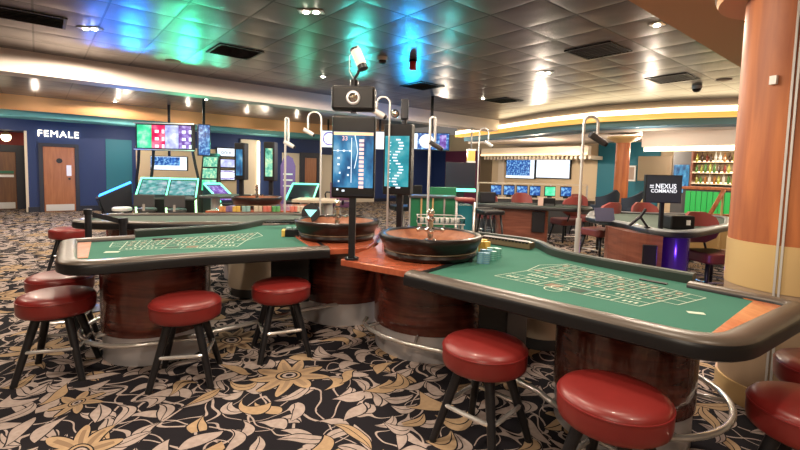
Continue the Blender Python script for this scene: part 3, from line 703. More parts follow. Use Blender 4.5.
MB().b2(-.05, .05, -.06, .06, 0, .055).build('box_body', 'black', t, .004); MB().b2(-.045, -.015, -.066, -.06, .01, .045).build('label_plate', 'c_blue', t)
blu, tea = ('c_blue', 'c_blue', 'c_blue', 'c_aqua'), ('c_teal', 'c_teal', 'c_teal', 'c_aqua')
for i, (px, py, cols, lab, n) in enumerate([(480, 263, blu, 'blue', 22), (486, 263.5, blu, 'blue', 22), (483, 259.5, blu, 'blue', 22), (489, 260, blu, 'blue', 22), (493, 260.5, tea, 'teal', 20), (498, 257.5, tea, 'teal', 20), (495, 256.5, tea, 'teal', 20), (490, 256.5, tea, 'teal', 20)]):
    p = W(px, py, FZ); chips('%s and white chip stack in the block beside the black chip box' % lab, (p.x, p.y, FZ), n, list(cols), 0, '%s chip stacks on the right table' % lab, .0235)
for px, py in ((481, 253.5), (487, 254), (484, 251.5)):
    p = W(px, py, FZ); chips('gold chip stack standing tallest behind the blue stacks', (p.x, p.y, FZ), 29, ['c_gold'], 0, 'gold chip stacks on the right table', .0235)
p = W(291, 236, FZ)
t = thing('chip_box', 'black chip box with a gold end on the left table beside the wheel', 'chip box', (p.x+.0, p.y, FZ), .15)
MB().b2(-.05, .14, -.05, .05, 0, .065).build('box_body', 'black', t, .004); MB().b2(-.08, -.05, -.05, .05, 0, .06).build('gold_end', 'c_gold', t, .004)
for k in range(3): chips('pale blue chip stack on top of the black chip box', (p.x-.02+.06*k, p.y+.005*k, FZ+.065), 5, ['c_aqua'], 0, 'pale blue chips on the left chip box', .022)
# ---------------------------------------------------------------- posts, displays and cameras near the wheels
def bent_pole(label, loc, top, r, hook, out, mat='silver', cam_drop=.18, sleeve=None, z0=0., group=None, rz=0., cam_=True, lean=0):
    t = thing('camera_pole', label, 'pole', (loc[0], loc[1], z0), rz); h = top-z0
    pts = [(0, 0, 0), (0, 0, h-hook)]+[(out/2-out/2*math.cos(a), 0, h-hook+hook*math.sin(a)) for a in [PI*k/10 for k in range(1, 10)]]+[(out, 0, h-hook), (out, 0, h-hook-cam_drop)]
    MB().tube(pts, r, 10).build('pole', mat, t); MB().cyl((0, 0, 0), r*2.6, .015, 20).build('base_plate', mat, t)
    if sleeve: MB().cyl((0, 0, 0), r*1.9, sleeve, 20).build('sleeve', mat, t); 
    if cam_:
        c = MB().tube([(out-.06, 0, h-hook-cam_drop-.0), (out+.07, .02, h-hook-cam_drop-.07)], .028, 14).build('camera_body', 'dark_grey' if cam_ == 'dark' else 'white', t)
        MB().tube([(out+.068, .02, h-hook-cam_drop-.069), (out+.09, .024, h-hook-cam_drop-.081)], .022, 14).build('lens', 'black', c)
    return t
def at(px, py, Y): p = D(px, py, Y); return (p.x, p.y, p.z)
def pole_px(label, px, ytop, Y, outpx, r=.014, z0=0., drop=.15, **k):
    a = at(px, 250, Y); tp = D(px, ytop, Y).z; out = outpx/FPX*Y
    return bent_pole(label, a, tp, r, abs(out)/2 if abs(out) > .04 else .03, out, z0=z0, cam_drop=drop, **k)
pole_px('tall silver hooked pole with dark camera behind the right roulette table', 577, 116, 3.75, 14, .012, drop=.09, sleeve=1.03, cam_='dark')
pole_px('silver hooked pole with black camera right of the teal display', 426.5, 117, 5.0, 5, .014, drop=.25, cam_='dark')
pole_px('thin silver pole bending left beside the teal display', 386.5, 97, 4.3, -13, .009, z0=.78, drop=.05)
pole_px('silver hooked pole with white camera left of the blue display', 319.5, 112, 6.1, -13, .013, drop=.15)
pole_px('silver pole with short side camera, left of the hooked pole', 284.5, 118, 6.12, 3, .015, drop=.3)
pole_px('slim silver hooked pole near the plum wall', 475, 128, 7.6, 9, .012, drop=.15)

def display(label, px0, px1, yt, yb, Y, d, mat, base_px, base_z, rz=0, name='display_screen', bez=.012, topbez=.05, postw=.03, postmat='black_metal', back='black'):
    a, b = D(px0, yt, Y), D(px1, yb, Y); wd = b.x-a.x; ht = a.z-b.z; bp = D(base_px, 240, Y)
    t = thing(name, label, 'display', (bp.x, Y, base_z), rz); cx_ = (a.x+b.x)/2-bp.x; z1 = a.z-base_z; z0 = b.z-base_z
    MB().b2(cx_-wd/2, cx_+wd/2, -d/2, d/2, z0, z1).build('housing', back, t, .012)
    sc = MB().b2(cx_-wd/2+bez, cx_+wd/2-bez, -d/2-.004, -d/2, z0+topbez*.9, z1-topbez*1.3).build('screen', mat, t)
    MB().b2(bp.x-bp.x-postw/2, postw/2, -postw/2, postw/2, .0, z0+.01).build('post', postmat, t, .003)
    MB().cyl((0, 0, 0), postw*1.1, .012, 24).build('base_plate', postmat, t)
    return t, sc, cx_, wd, z0, z1, d
# big blue display on the desk
Yd = 3.0
t, sc, cx_, wd, z0, z1, d = display('tall blue glowing roulette results display on a black post', 333, 374.5, 116, 198.5, Yd, .07, 'scr_blue', 352, .78, name='results_display', topbez=.08, postw=.045)
yf = -d/2-.005
k = wd/41.5
def px2(px, py): return (cx_+(px-353.75)*k, z1-(py-116)*k)
m = MB()
for i in range(12):
    x, z = px2(361.5, 139+i*4.0); m.b2(x-.016, x+.016, yf-.001, yf, z-.011, z+.008)
m.build('number_column', 'digits', sc)
x, z = px2(353, 132.5); MB().b2(cx_-wd/2+.014, cx_+wd/2-.014, yf-.001, yf, z-.012, z+.008).build('amber_band', 'amber', sc)
x, z = px2(345.5, 137.5); text_part('screen_text', '33', .04, 'digits', sc, (x, yf-.001, z), depth=.0005)
m = MB(); random.seed(3)
for i, (a, b) in enumerate([(339, 149), (345, 149), (351, 149), (340, 156), (340, 162), (341, 170), (340, 178), (350, 165), (349, 172), (339, 186), (345, 187)]):
    x, z = px2(a, b); m.b2(x-.004-.008*random.random(), x+.006, yf-.001, yf, z-.006, z+.006)
x, z = px2(352, 165); m.b2(x-.002, x+.002, yf-.001, yf, z-.1, z+.2); x, z = px2(355, 150); m.tube([(x, yf, z-.11), (x+.012, yf, z-.05), (x+.02, yf, z), (x+.012, yf, z+.06), (x, yf, z+.11)], .0025, 6)
x, z = px2(343, 149); m.b2(x-.06, x+.06, yf-.001, yf, z-.0015, z+.0015)
m.build('small_digits', 'digit_white', sc)
x, z = px2(353.5, 190); MB().b2(cx_-wd/2+.012, cx_+wd/2-.012, yf-.003, yf-.001, z0+.015, z0+.03).build('lower_bezel', 'screen_dark', sc)
# camera box on top of the display
a, b = D(332.5, 86, Yd), D(375.5, 112, Yd); w_ = b.x-a.x; h_ = a.z-b.z; cxx = (a.x+b.x)/2
t = thing('camera_housing', 'black box with a chrome dome lens standing over the blue display', 'camera', (cxx, Yd, b.z), 0)
MB().b2(-w_/2, w_/2, -.05, .05, 0, h_).build('box_body', 'black', t, .02)
MB().b2(-.02, .02, -.02, .02, -.012, .003).build('mount', 'black_metal', t)
MB().lathe([(.047, 0), (.047, .008), (.038, .012)], 32).build('lens_ring', 'steel', t).matrix_local = Matrix.Translation((0, -.05, h_*.5)) @ Matrix.Rotation(PI/2, 4, 'X')
MB().sph((0, -.056, h_*.5), .034, 24).build('dome', 'crystal', t)
t = thing('spot_camera', 'small white camera on a bent bracket above the black housing', 'camera', (cxx, Yd, b.z+h_), 0)
MB().tube([(0, 0, 0), (0, 0, .05), (.025, 0, .09), (.03, 0, .16)], .01, 8).build('bracket', 'black_metal', t); MB().cyl((0, 0, 0), .028, .04, 16).build('joint', 'black', t)
MB().tube([(.005, -.01, .235), (.05, -.03, .135)], .034, 20).build('camera_body', 'white', t); MB().tube([(.05, -.03, .135), (.062, -.036, .108)], .033, 20).build('lens_shroud', 'black', t)
MB().tube([(-.0, -.008, .245), (.006, -.011, .232)], .035, 20).build('rear_cap', 'black', t); MB().tube([(0, 0, .04), (-.035, 0, .1), (-.035, 0, .2), (.0, 0, .24)], .003, 6).build('cable', 'white', t)
# teal display
t, sc, cx_, wd, z0, z1, d = display('narrow teal results display on a black post right of the blue one', 385, 412, 124, 195, 4.35, .12, 'scr_teal', 399, .78, name='results_display', topbez=.09, bez=.02, postw=.055, rz=-.3)
m = MB(); random.seed(5)
for i in range(17):
    z = z1-.15-i*.029; x = cx_+.01+.035*math.sin(i*.8); m.b2(x-.022, x+.025, -d/2-.006, -d/2-.0045, z-.009, z+.004)
    if i % 3: m.b2(cx_-.08, cx_-.06, -d/2-.006, -d/2-.0045, z-.007, z+.002)
m.build('number_column', 'digit_white', sc)
tz = z1+.78
a = D(404.5, 110, 4.35)
t = thing('camera_housing', 'small black upright camera box over the teal display', 'camera', (a.x, 4.35, tz)); MB().b2(-.035, .04, -.04, .04, .045, .24).build('box_body', 'black', t, .01)
MB().cyl((0, 0, 0), .025, .046, 14).build('mount', 'black_metal', t)
MB().b2(-.027, .032, -.046, -.04, .055, .23).build('front_glass', 'screen_dark', t); MB().sph((-.09, -.02, .1), .042, 20).build('dome', 'crystal', t); MB().tube([(-.09, 0, .1), (-.03, 0, .1)], .012, 8).build('arm', 'silver', t)
# round sign with cyan triangle
p = D(311, 213, 4.15)
t = thing('round_sign', 'black round disc with a glowing cyan triangle beside the left wheel', 'sign', (p.x, 4.15, .78), -.1)
mm = MB().lathe([(.088, 0), (.088, .012)], 40).build('disc', 'black', t); mm.matrix_local = Matrix.Translation((0, 0, p.z-.78)) @ Matrix.Rotation(PI/2-.25, 4, 'X')
tr = MB().add([(-.06, .03, .0135), (.06, .03, .0135), (0, -.045, .0135)], [(0, 1, 2)]).add([(-.06, .03, .0125), (.06, .03, .0125), (0, -.045, .0125)], [(2, 1, 0)]).build('triangle', E('cyan_light', (.35, .95, .9), 1.1), mm)
MB().cyl((0, .02, 0), .012, p.z-.78-.05, 10).build('stem', 'black_metal', t)
# glass dice tray right behind the wheel
p = W(438, 222, .8)
t = thing('acrylic_tray', 'clear acrylic tray on legs behind the right wheel', 'tray', (D(440, 222, 4.6).x, 4.6, 0))
MB().b2(-.24, .24, -.14, .14, .86, .875).b2(-.24, -.232, -.14, .14, .875, .93).b2(.232, .24, -.14, .14, .875, .93).b2(-.24, .24, .132, .14, .875, .93).build('tray', 'glass', t)
MB().tube([(-.24, -.14, .93), (.24, -.14, .93), (.24, .14, .93), (-.24, .14, .93)], .005, 6, True).tube([(-.24, -.14, .865), (.24, -.14, .865), (.24, .14, .865), (-.24, .14, .865)], .005, 6, True).build('tray_rim', 'white', t)
for x in (-.22, .22):
    for y in (-.12, .12): MB().b2(x-.01, x+.01, y-.01, y+.01, 0, .86).build('leg', 'silver', t)
MB().b2(-.22, .22, -.12, .12, .55, .56).build('shelf', 'glass', t)
for i in range(8):
    tag(MB().lathe([(.018, 0), (.02, .028), (.014, .036), (.008, .04)], 14).build('white_marker', 'white'), 'small white marker in the row on the clear acrylic tray', 'marker', 'white markers on the acrylic tray', (D(440, 222, 4.6).x-.19+i*.054, 4.62, .875))

# ---------------------------------------------------------------- ceiling fittings
for i, (p, (a, b, z, n)) in enumerate(zip(DLW, DL)):
    labs = ['twin downlight in the blue-lit part of the ceiling, top left', 'twin downlight at the top middle of the ceiling', 'single downlight above and left of the blue display', 'twin downlight in the ceiling right of centre', 'single downlight at the edge of the ochre soffit', 'single downlight near the far end of the ceiling', 'small downlight beyond the white beam, left', 'small downlight beyond the white beam, nearer the middle']
    t = thing('downlight', labs[i], 'ceiling light', (p.x, p.y, 3.0), PHI if n == 1 else 0, 'recessed downlights')
    ln = .07 if n == 1 else .13
    MB().b2(-ln, ln, -.06, .06, -.012, .0).build('bezel', 'silver', t, .004)
    for k in range(n):
        x = 0 if n == 1 else (-.052+.104*k)
        MB().lathe([(.024, -.022), (.03, -.016), (.03, -.012)], 20, (x, 0, 0)).build('bulb', 'bulb', t)
def vent(label, pxs, L=.6, wd=.6):
    p = W(*pxs, 2.995); t = thing('ceiling_vent', label, 'vent', (p.x, p.y, 3.0), PHI, 'black ceiling vents')
    m = MB(); h, k = L/2, wd/2; m.b2(-h, h, -k, -k+.03, -.014, 0).b2(-h, h, k-.03, k, -.014, 0).b2(-h, -h+.03, -k+.03, k-.03, -.014, 0).b2(h-.03, h, -k+.03, k-.03, -.014, 0); m.build('frame', 'black', t)
    MB().b2(-h+.03, h-.03, -k+.03, k-.03, -.003, -.001).build('backing', 'dark_grey', t)
    n = int((wd-.06)/.06)
    for i in range(n): MB().box((0, -k+.03+(i+.5)*(wd-.06)/n, -.009), (L-.07, .028, .004), 0, .5).build('slat', 'black_metal', t)
vent('large ceiling vent at the top left corner', (12, 14), .95, .5); vent('ceiling vent over the left table with a twisted slat', (235, 52), .6, .6)
vent('square ceiling vent right of the red detector', (422, 86)); vent('ceiling vent right of the twin downlight', (598, 51), .6, .6)
vent('ceiling vent above the bar, near the far cove', (672, 78.5)); vent('small far ceiling vent beside the single downlight', (504, 100.5))
p = W(413, 60, 3.0); t = thing('smoke_detector', 'red alarm beacon hanging from the ceiling', 'detector', (p.x, p.y, 3.0)); MB().cyl((0, 0, -.03), .06, .03, 20).build('base', 'black', t); MB().lathe([(.045, -.15), (.05, -.14), (.05, -.03)], 20).build('beacon', 'red_plastic', t)
def dome(label, px, py, r=.07):
    p = W(px, py, 3.0); t = thing('dome_camera', label, 'camera', (p.x, p.y, 3.0)); MB().cyl((0, 0, -.05), r, .05, 24).build('base', 'white', t)
    MB().lathe([(.0001, -.05-r*.75), (r*.5, -.05-r*.65), (r*.8, -.05-r*.3), (r*.85, -.05)], 24).build('dome', 'black', t)
dome('white dome camera on the ceiling beside the red beacon', 382.5, 57); dome('dark dome camera near the far cove at right', 697, 86, .08)
def speaker(label, px, py):
    p = W(px, py, 3.0); tag(MB().lathe([(.001, -.012), (.1, -.012), (.11, -.006), (.11, 0)], 32).build('ceiling_speaker', 'taupe'), label, 'speaker', None, (p.x, p.y, 3.0))
speaker('round flush ceiling speaker near the column', 724, 79.5); speaker('round flush ceiling speaker in the green-lit area', 173, 61)
# ---------------------------------------------------------------- far left roulette table with wheel
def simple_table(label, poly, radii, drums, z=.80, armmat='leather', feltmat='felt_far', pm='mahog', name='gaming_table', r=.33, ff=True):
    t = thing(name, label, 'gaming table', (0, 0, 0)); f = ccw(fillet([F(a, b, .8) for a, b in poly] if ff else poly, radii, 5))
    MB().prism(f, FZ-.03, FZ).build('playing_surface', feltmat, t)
    MB().sweep(f, PAD, True, side=PS).build('armrest', [armmat, 'leather_side'], t)
    for c in drums: drum(t, c, r, .74, mat=pm)
    return t
tF = simple_table('far left gaming table with brown padded armrest behind the left roulette table', [(-4.0, 5.15), (-1.3, 5.0), (-1.05, 6.0), (-1.5, 6.3), (-4.3, 6.2)], [.35, .2, .2, .2, .4], [(-3.5, 5.8), (-2.0, 5.8)])
dF = desk('wheel_desk', 'dark desk under the far roulette wheel beyond the coloured chips', [(-3.0, 6.75), (-1.7, 6.75), (-1.7, 8.1), (-3.0, 8.1)], (-2.35, 7.6), .4)
dup(wh, (*F(-2.44, 7.5, .88), .78), .8, 'far roulette wheel behind the row of coloured chips')
rows = [(222, 'c_orange', 'orange'), (228, 'c_violet', 'violet'), (235, 'c_gold', 'yellow'), (245, 'c_aqua', 'aqua'), (257, 'c_cream', 'cream'), (266, 'c_pink', 'coral'), (275, 'c_green', 'green'), (293, 'c_pink', 'coral end'), (299, 'c_cream', 'pale end')]
for px, mt, nm in rows:
    for k in (0, 1):
        p = W(px+k*4.2-1, 211.5, FZ); chips('%s chip stack in the row on the far left table' % nm, (p.x, p.y, FZ), 22, [mt], 0, '%s chips on the far left table' % nm, .03)
# stanchions with belt
BX = D(88, 215, 4.12).x
t = thing('barrier_post', 'black barrier post holding the belt behind the left table', 'barrier', (BX, 4.12, 0))
MB().cyl((0, 0, .012), .028, .9, 16).build('post', 'black_metal', t); MB().lathe([(.15, 0), (.15, .008), (.05, .02)], 24).build('base', 'black_metal', t); MB().cyl((0, 0, .91), .036, .05, 16).build('head', 'black', t)
p2_ = D(123, 222, 4.4)
t = thing('barrier_post', 'shorter black belt post right of the tall barrier post', 'barrier', (p2_.x, 4.4, 0))
MB().cyl((0, 0, .012), .034, .79, 16).build('post', 'black_metal', t); MB().lathe([(.15, 0), (.15, .008), (.05, .02)], 24).build('base', 'black_metal', t); MB().cyl((0, 0, .8), .045, .05, 16).build('head', 'black', t)
a = Vector((BX, 4.12, .92)); b = Vector((p2_.x, 4.4, .81)); d = (b-a).normalized(); a2 = a+d*.04; b2_ = b-d*.05
n_ = Vector((-d.y, d.x, 0)).normalized()*.0015
tag(MB().add([a2-n_+Vector((0, 0, h)) for h in (-.025, .025)]+[b2_-n_+Vector((0, 0, h)) for h in (-.025, .025)]+[a2+n_+Vector((0, 0, h)) for h in (-.025, .025)]+[b2_+n_+Vector((0, 0, h)) for h in (-.025, .025)],
    [(0, 2, 3, 1), (4, 5, 7, 6), (0, 1, 5, 4), (2, 6, 7, 3), (1, 3, 7, 5), (0, 4, 6, 2)]).build('barrier_belt', 'black'), 'black belt stretched between the two barrier posts', 'belt')

# ---------------------------------------------------------------- gaming terminals
def terminal(label, loc, rz, neon, scr='scr_dim', s=1., trim='neon_lime', sx=1.):
    t = thing('gaming_terminal', label, 'gaming machine', loc, rz); t.scale = (s*sx, s, s)
    m = MB(); m.add([(-.36, -.1, 0), (.36, -.1, 0), (.36, .5, 0), (-.36, .5, 0), (-.36, -.3, .62), (.36, -.3, .62), (.36, .5, 1.02), (-.36, .5, 1.02)], [(3, 2, 1, 0), (0, 1, 5, 4), (1, 2, 6, 5), (2, 3, 7, 6), (3, 0, 4, 7), (4, 5, 6, 7)]); m.build('cabinet', 'black', t, .01)
    q = Matrix.Translation((0, .1, .835)) @ Matrix.Rotation(math.atan2(.4, .8), 4, 'X')
    m = MB(); m.T = q; m.b2(-.3, .3, -.33, .33, .0, .014); m.build('touch_screen', scr, t)
    m = MB(); m.T = q
    for x in (-.35, .35): m.b2(x-.016, x+.016, -.43, .43, .0, .03)
    m.b2(-.36, .36, .41, .44, 0, .03); m.build('neon_edge', neon, t)
    m = MB()
    for x in (-.33, .33): m.tube([(x*1.06, -.33, .6), (x*1.06, -.15, .04)], .026, 6)
    m.build('neon_leg', trim, t); MB().b2(-.36, .36, -.36, -.29, .58, .62).build('hand_rest', 'dark_grey', t, .01)
    return t
TM = [(147, 10.0, 'left of the two green-lit terminals under the wide colour screen'), (177, 10.0, 'right of the two green-lit terminals under the wide colour screen')]
for px, Y, lab in TM: p = D(px, 200, Y); tt = terminal(lab, (p.x, Y+.25, 0), 0.35, 'neon_green', s=.88, scr='scr_dim'); tt.scale = (.88, .88, 1.02)
p = D(106, 200, 10.9); t = terminal('blue-lit gaming terminal beside the washroom door', (p.x, 11.1, 0), -1.0, 'neon_blue', 'scr_navy', .88, 'black')
p = D(212, 195, 9.6); terminal('small terminal with a lilac tilted screen right of the slot machine', (p.x+.15, 9.8, 0), .9, 'neon_green', 'scr_purple', .95, sx=.6)
p = D(300, 190, 10.8); terminal('green-edged terminal in front of the cream wall', (p.x, 11., 0), .0, 'neon_green', 'screen_dark', .95, 'black')
for px, lab in ((147, 'dark swivel stool before the left green terminal'), (177, 'dark swivel stool before the right green terminal'), (122, 'pale legged stool before the blue terminal')):
    p = D(px, 205, 9.2); t = thing('swivel_stool', lab, 'stool', (p.x, 9.2, 0), .2); t.scale = (.8, .8, 1)
    MB().lathe([(.2, .4), (.23, .42), (.23, .46), (.2, .48), (.001, .485)], 24).build('seat', 'dark_grey' if px != 122 else 'white', t); MB().cyl((0, 0, .02), .03, .38, 12).build('stem', 'chrome', t); MB().lathe([(.22, 0), (.22, .015), (.04, .03)], 24).build('base', 'chrome', t)
    if px != 122: MB().box((0, -.2, .64), (.5, .04, .26)).build('backrest', 'dark_grey', t, .02); MB().box((0, -.22, .5), (.06, .03, .14)).build('back_bracket', 'chrome', t)
# big colour screen held by curved black frames
p0_, p1_ = D(135, 122, 10.9), D(193.5, 151.5, 10.9); wd = p1_.x-p0_.x; ht = p0_.z-p1_.z; cxx = (p0_.x+p1_.x)/2
t = thing('wide_screen', 'wide four-colour results screen over the green terminals', 'screen', (cxx, 10.9, 0), 0)
MB().b2(-wd/2, wd/2, 0, .12, p1_.z, p0_.z).build('housing', 'black', t, .02)
for i, (mt, nm) in enumerate((('scr_green', 'green_panel'), ('scr_red', 'red_panel'), ('scr_lilac', 'lilac_panel'), ('scr_purple', 'violet_panel'))):
    e0 = [0, .27, .52, .77, 1][i]; e1 = [0, .27, .52, .77, 1][i+1]
    MB().b2(-wd/2+.05+(wd-.1)*e0, -wd/2+.04+(wd-.1)*e1, -.012, 0, p1_.z+.06, p0_.z-.06).build(nm, mt, t)
m = MB(); random.seed(9)
for i in range(3):
    for j in range(4):
        if j in (1, 3):
            x = -wd/2+.05+(wd-.1)*([0, .27, .52, .77][j]+.1); z = p0_.z-.2-i*.18; m.b2(x-.05, x+.04, -.018, -.012, z-.05, z+.02); m.b2(x+.12, x+.18, -.018, -.012, z-.06, z+.03)
m.build('screen_print', 'digit_white', t)
for x in (-wd/2+.05, -.3, wd/2-.05):
    s_ = 1 if x > 0 else -1
    MB().tube([(x+s_*.0, .06, p1_.z+.02), (x+s_*.04, .1, p1_.z-.3), (x+s_*.12, .14, 1.0), (x+s_*.14, .16, 0)], .035, 8).build('frame_leg', 'black_metal', t)
m = MB(); m.b2(-wd/2-.03, wd/2+.03, -.02, -.005, p0_.z-.03, p0_.z-.005); m.b2(-wd/2-.03, wd/2+.03, -.02, -.005, p1_.z+.01, p1_.z+.03); m.build('light_edge', 'silver', t)
def flat_screen(label, px0, px1, yt, yb, Y, mat, rz=0, d=.06, hang=None, cat='screen', name='wall_screen', marks=0):
    a, b = D(px0, yt, Y), D(px1, yb, Y); w_ = (b.x-a.x)/max(.3, math.cos(rz)); h_ = a.z-b.z
    t = thing(name, label, cat, ((a.x+b.x)/2, Y, b.z), rz)
    MB().b2(-w_/2, w_/2, 0, d, 0, h_).build('housing', 'black', t, .008)
    MB().b2(-w_/2+.02, w_/2-.02, -.006, 0, .02, h_-.02).build('screen', mat, t)
    if hang: MB().b2(-.03, .03, .02, .05, h_, hang-b.z).build('ceiling_bracket', 'black_metal', t)
    return t, w_, h_
t, w_, h_ = flat_screen('blue and white screen below the wide colour screen', 150, 187.5, 155.5, 171, 12.0, 'scr_white', hang=3.07)
m = MB(); random.seed(2)
m.b2(-w_/2+.03, w_/2-.2, -.01, -.006, h_*.35, h_-.03); m.build('blue_area', 'scr_navy', t)
flat_screen('dark blue narrow side screen right of the wide colour screen', 199.5, 209, 124, 156, 10.6, 'scr_navy', .7, hang=3.07)
p = D(206, 190, 10.3)
t = thing('slot_machine', 'slot machine with yellow and green lit screens', 'gaming machine', (p.x, 10.5, 0), .25); t.scale = (.62, .8, .95)
m = MB(); m.add([(-.33, -.2, 0), (.33, -.2, 0), (.33, .4, 0), (-.33, .4, 0), (-.33, -.25, .75), (.33, -.25, .75), (.3, .25, 1.78), (-.3, .25, 1.78), (.33, .4, 1.75), (-.33, .4, 1.75)], [(3, 2, 1, 0), (0, 1, 5, 4), (4, 5, 6, 7), (1, 2, 8, 6, 5), (3, 0, 4, 7, 9), (2, 3, 9, 8), (6, 8, 9, 7)]); m.build('cabinet', 'black', t)
sl = math.atan2(1.03, .5)
for z0_, z1_, mt in ((.12, .4, 'scr_green'), (.45, .72, 'scr_cabinet'), (.77, 1.04, 'scr_cabinet')):
    m = MB(); m.T = Matrix.Translation((0, -.25, .75)) @ Matrix.Rotation(sl, 4, 'X'); m.b2(-.25, .25, z0_, z1_, 0, .012); m.build('lit_screen', mt, t)
# three stacked wall screens
for k, (yt, yb, lab) in enumerate(((147, 157.5, 'top'), (158, 168.5, 'middle'), (169, 181, 'bottom'))):
    a = onV(216, (yt+yb)/2, VF-.1); b = onV(235.5, (yt+yb)/2, VF-.1); zt = onV(226, yt, VF-.1).z; zb = onV(226, yb, VF-.1).z; cu_ = (a.x+b.x)/2; w_ = b.x-a.x
    t = thing('wall_screen', '%s of the three stacked bright screens on the left wall' % lab, 'screen', uv(cu_, VF-.1, zb), PHI)
    MB().b2(-w_/2, w_/2, -.02, .05, .01, zt-zb-.01).build('housing', 'black', t); MB().b2(-w_/2+.04, w_/2-.04, -.03, -.02, .05, zt-zb-.05).build('screen', ['scr_white', 'scr_lilac', 'scr_white'][k], t)
    if k == 0: text_part('lettering', 'onix', .2, 'black', t, (0, -.032, (zt-zb)/2), depth=.001)
    if k == 2:
        m = MB(); m.tube([(.42*math.cos(q_), -.032, (zt-zb)/2+.13*math.sin(q_)) for q_ in [2*PI*i/24 for i in range(24)]], .02, 5, True); m.build('ring_mark', 'scr_purple', t)
# lit recess
o = wallpanel('trim_18', 240, 258, .3, 2.35, 'cream', d=.12); o = wallpanel('trim_19', 256, 258, .3, 2.3, 'led', d=.16)
flat_screen('green and yellow upright screen in the lit recess', 245, 252, 157, 180, 17.2, 'scr_cabinet', name='upright_screen', hang=3.07)
# slim totem displays of the far wheel
def totem(label, px0, px1, yt, yb, Y, basez=.78, mt='scr_teal'):
    display(label, px0, px1, yt, yb, Y, .2, mt, (px0+px1)/2, basez, name='totem_display', topbez=.08, bez=.03, postw=.06)
totem('slim upright display with silver sides left of the far wheel', 236.5, 246.5, 143, 180, 7.1, mt='scr_blue'); totem('slim upright black display right of the far wheel', 265.5, 276, 142, 181, 7.1, mt='scr_cabinet')
p = D(241, 190, 7.8)
flat_screen('wall screen with a purple ring left of the blue display', 320, 336, 130, 148, 14.5, 'scr_white', hang=3.07)
t_ = [o for o in bpy.data.objects if o.get('label') == 'wall screen with a purple ring left of the blue display'][0]
MB().tube([(.05+.2*math.cos(q_), -.012, .3+.2*math.sin(q_)) for q_ in [2*PI*i/28 for i in range(28)]], .02, 5, True).build('ring_mark', 'scr_purple', t_)
flat_screen('bright screen between the blue and teal displays', 374.5, 385, 131, 150, 12, 'scr_white', hang=3.07)
t, w_, h_ = flat_screen('hanging screen showing a white wheel right of the teal display', 413, 449.5, 132, 151, 9.5, 'scr_navy', hang=3.0)
MB().add([(-.1+.16*math.cos(2*PI*i/24), -.009, h_/2+.15*math.sin(2*PI*i/24)) for i in range(24)], [tuple(range(24))]).build('white_disc', 'scr_white', t)
MB().b2(-w_/2+.02, -w_/2+.1, -.009, -.006, .03, h_-.03).build('white_strip', 'scr_white', t)
MB().b2(.18, .32, -.009, -.006, .05, h_-.05).build('violet_strip', 'scr_purple', t)
p = D(288, 170, 12)
t = thing('banner_stand', 'rounded purple banner stand before the cream wall', 'banner', (p.x, 12, 0))
m = MB(); prof = [(-.2, .02), (.2, .02), (.2, 1.45), (.12, 1.66), (0, 1.73), (-.12, 1.66), (-.2, 1.45)]; m.add([(x, y, z) for y in (-.015, .015) for x, z in prof], [tuple(range(7)), tuple(range(13, 6, -1))]+[(i, i+7, (i+1) % 7+7, (i+1) % 7) for i in range(7)]); m.build('banner', P('banner_purple', (.16, .08, .28), .5), t)
MB().b2(-.2, .2, -.15, .15, 0, .02).build('base', 'silver', t)
m = MB()
for k in range(3): m.b2(-.13, .13, -.018, -.0155, 1.2-k*.16, 1.24-k*.16)
m.build('print_lines', 'c_white', t)

# ---------------------------------------------------------------- card table, chairs and cabinets in the middle distance
def box_table(label, px0, px1, y, Y, dpt, mat, h, felt='felt_far', name='card_table'):
    a, b = D(px0, y, Y), D(px1, y, Y)
    t = thing(name, label, 'table', ((a.x+b.x)/2, Y+dpt/2, 0)); w_ = (b.x-a.x)/2
    pl = fillet([(-w_, -dpt/2), (w_, -dpt/2), (w_, dpt/2), (-w_, dpt/2)], .15, 4)
    MB().prism(pl, h-.04, h).build('table_top', mat, t); MB().prism([(x*.88, y*.85) for x, y in pl], h, h+.004).build('playing_surface', felt, t)
    for s_ in (-1, 1): MB().cyl((s_*w_*.55, 0, 0), .09, h-.04, 16).build('leg', 'silver', t)
box_table('grey gaming table before the slot machine', 196, 240, 196, 8.6, .9, 'dark_grey', .8)
box_table('pale gaming table with papers left of the blue display', 290, 334, 196, 7.6, .8, 'cream_lac', .84, felt='c_cream')
M['red_back'] = P('dusky_red_leather', (.26, .055, .05), .4)
M['red_seat'] = P('dark_red_vinyl', (.15, .03, .028), .4)
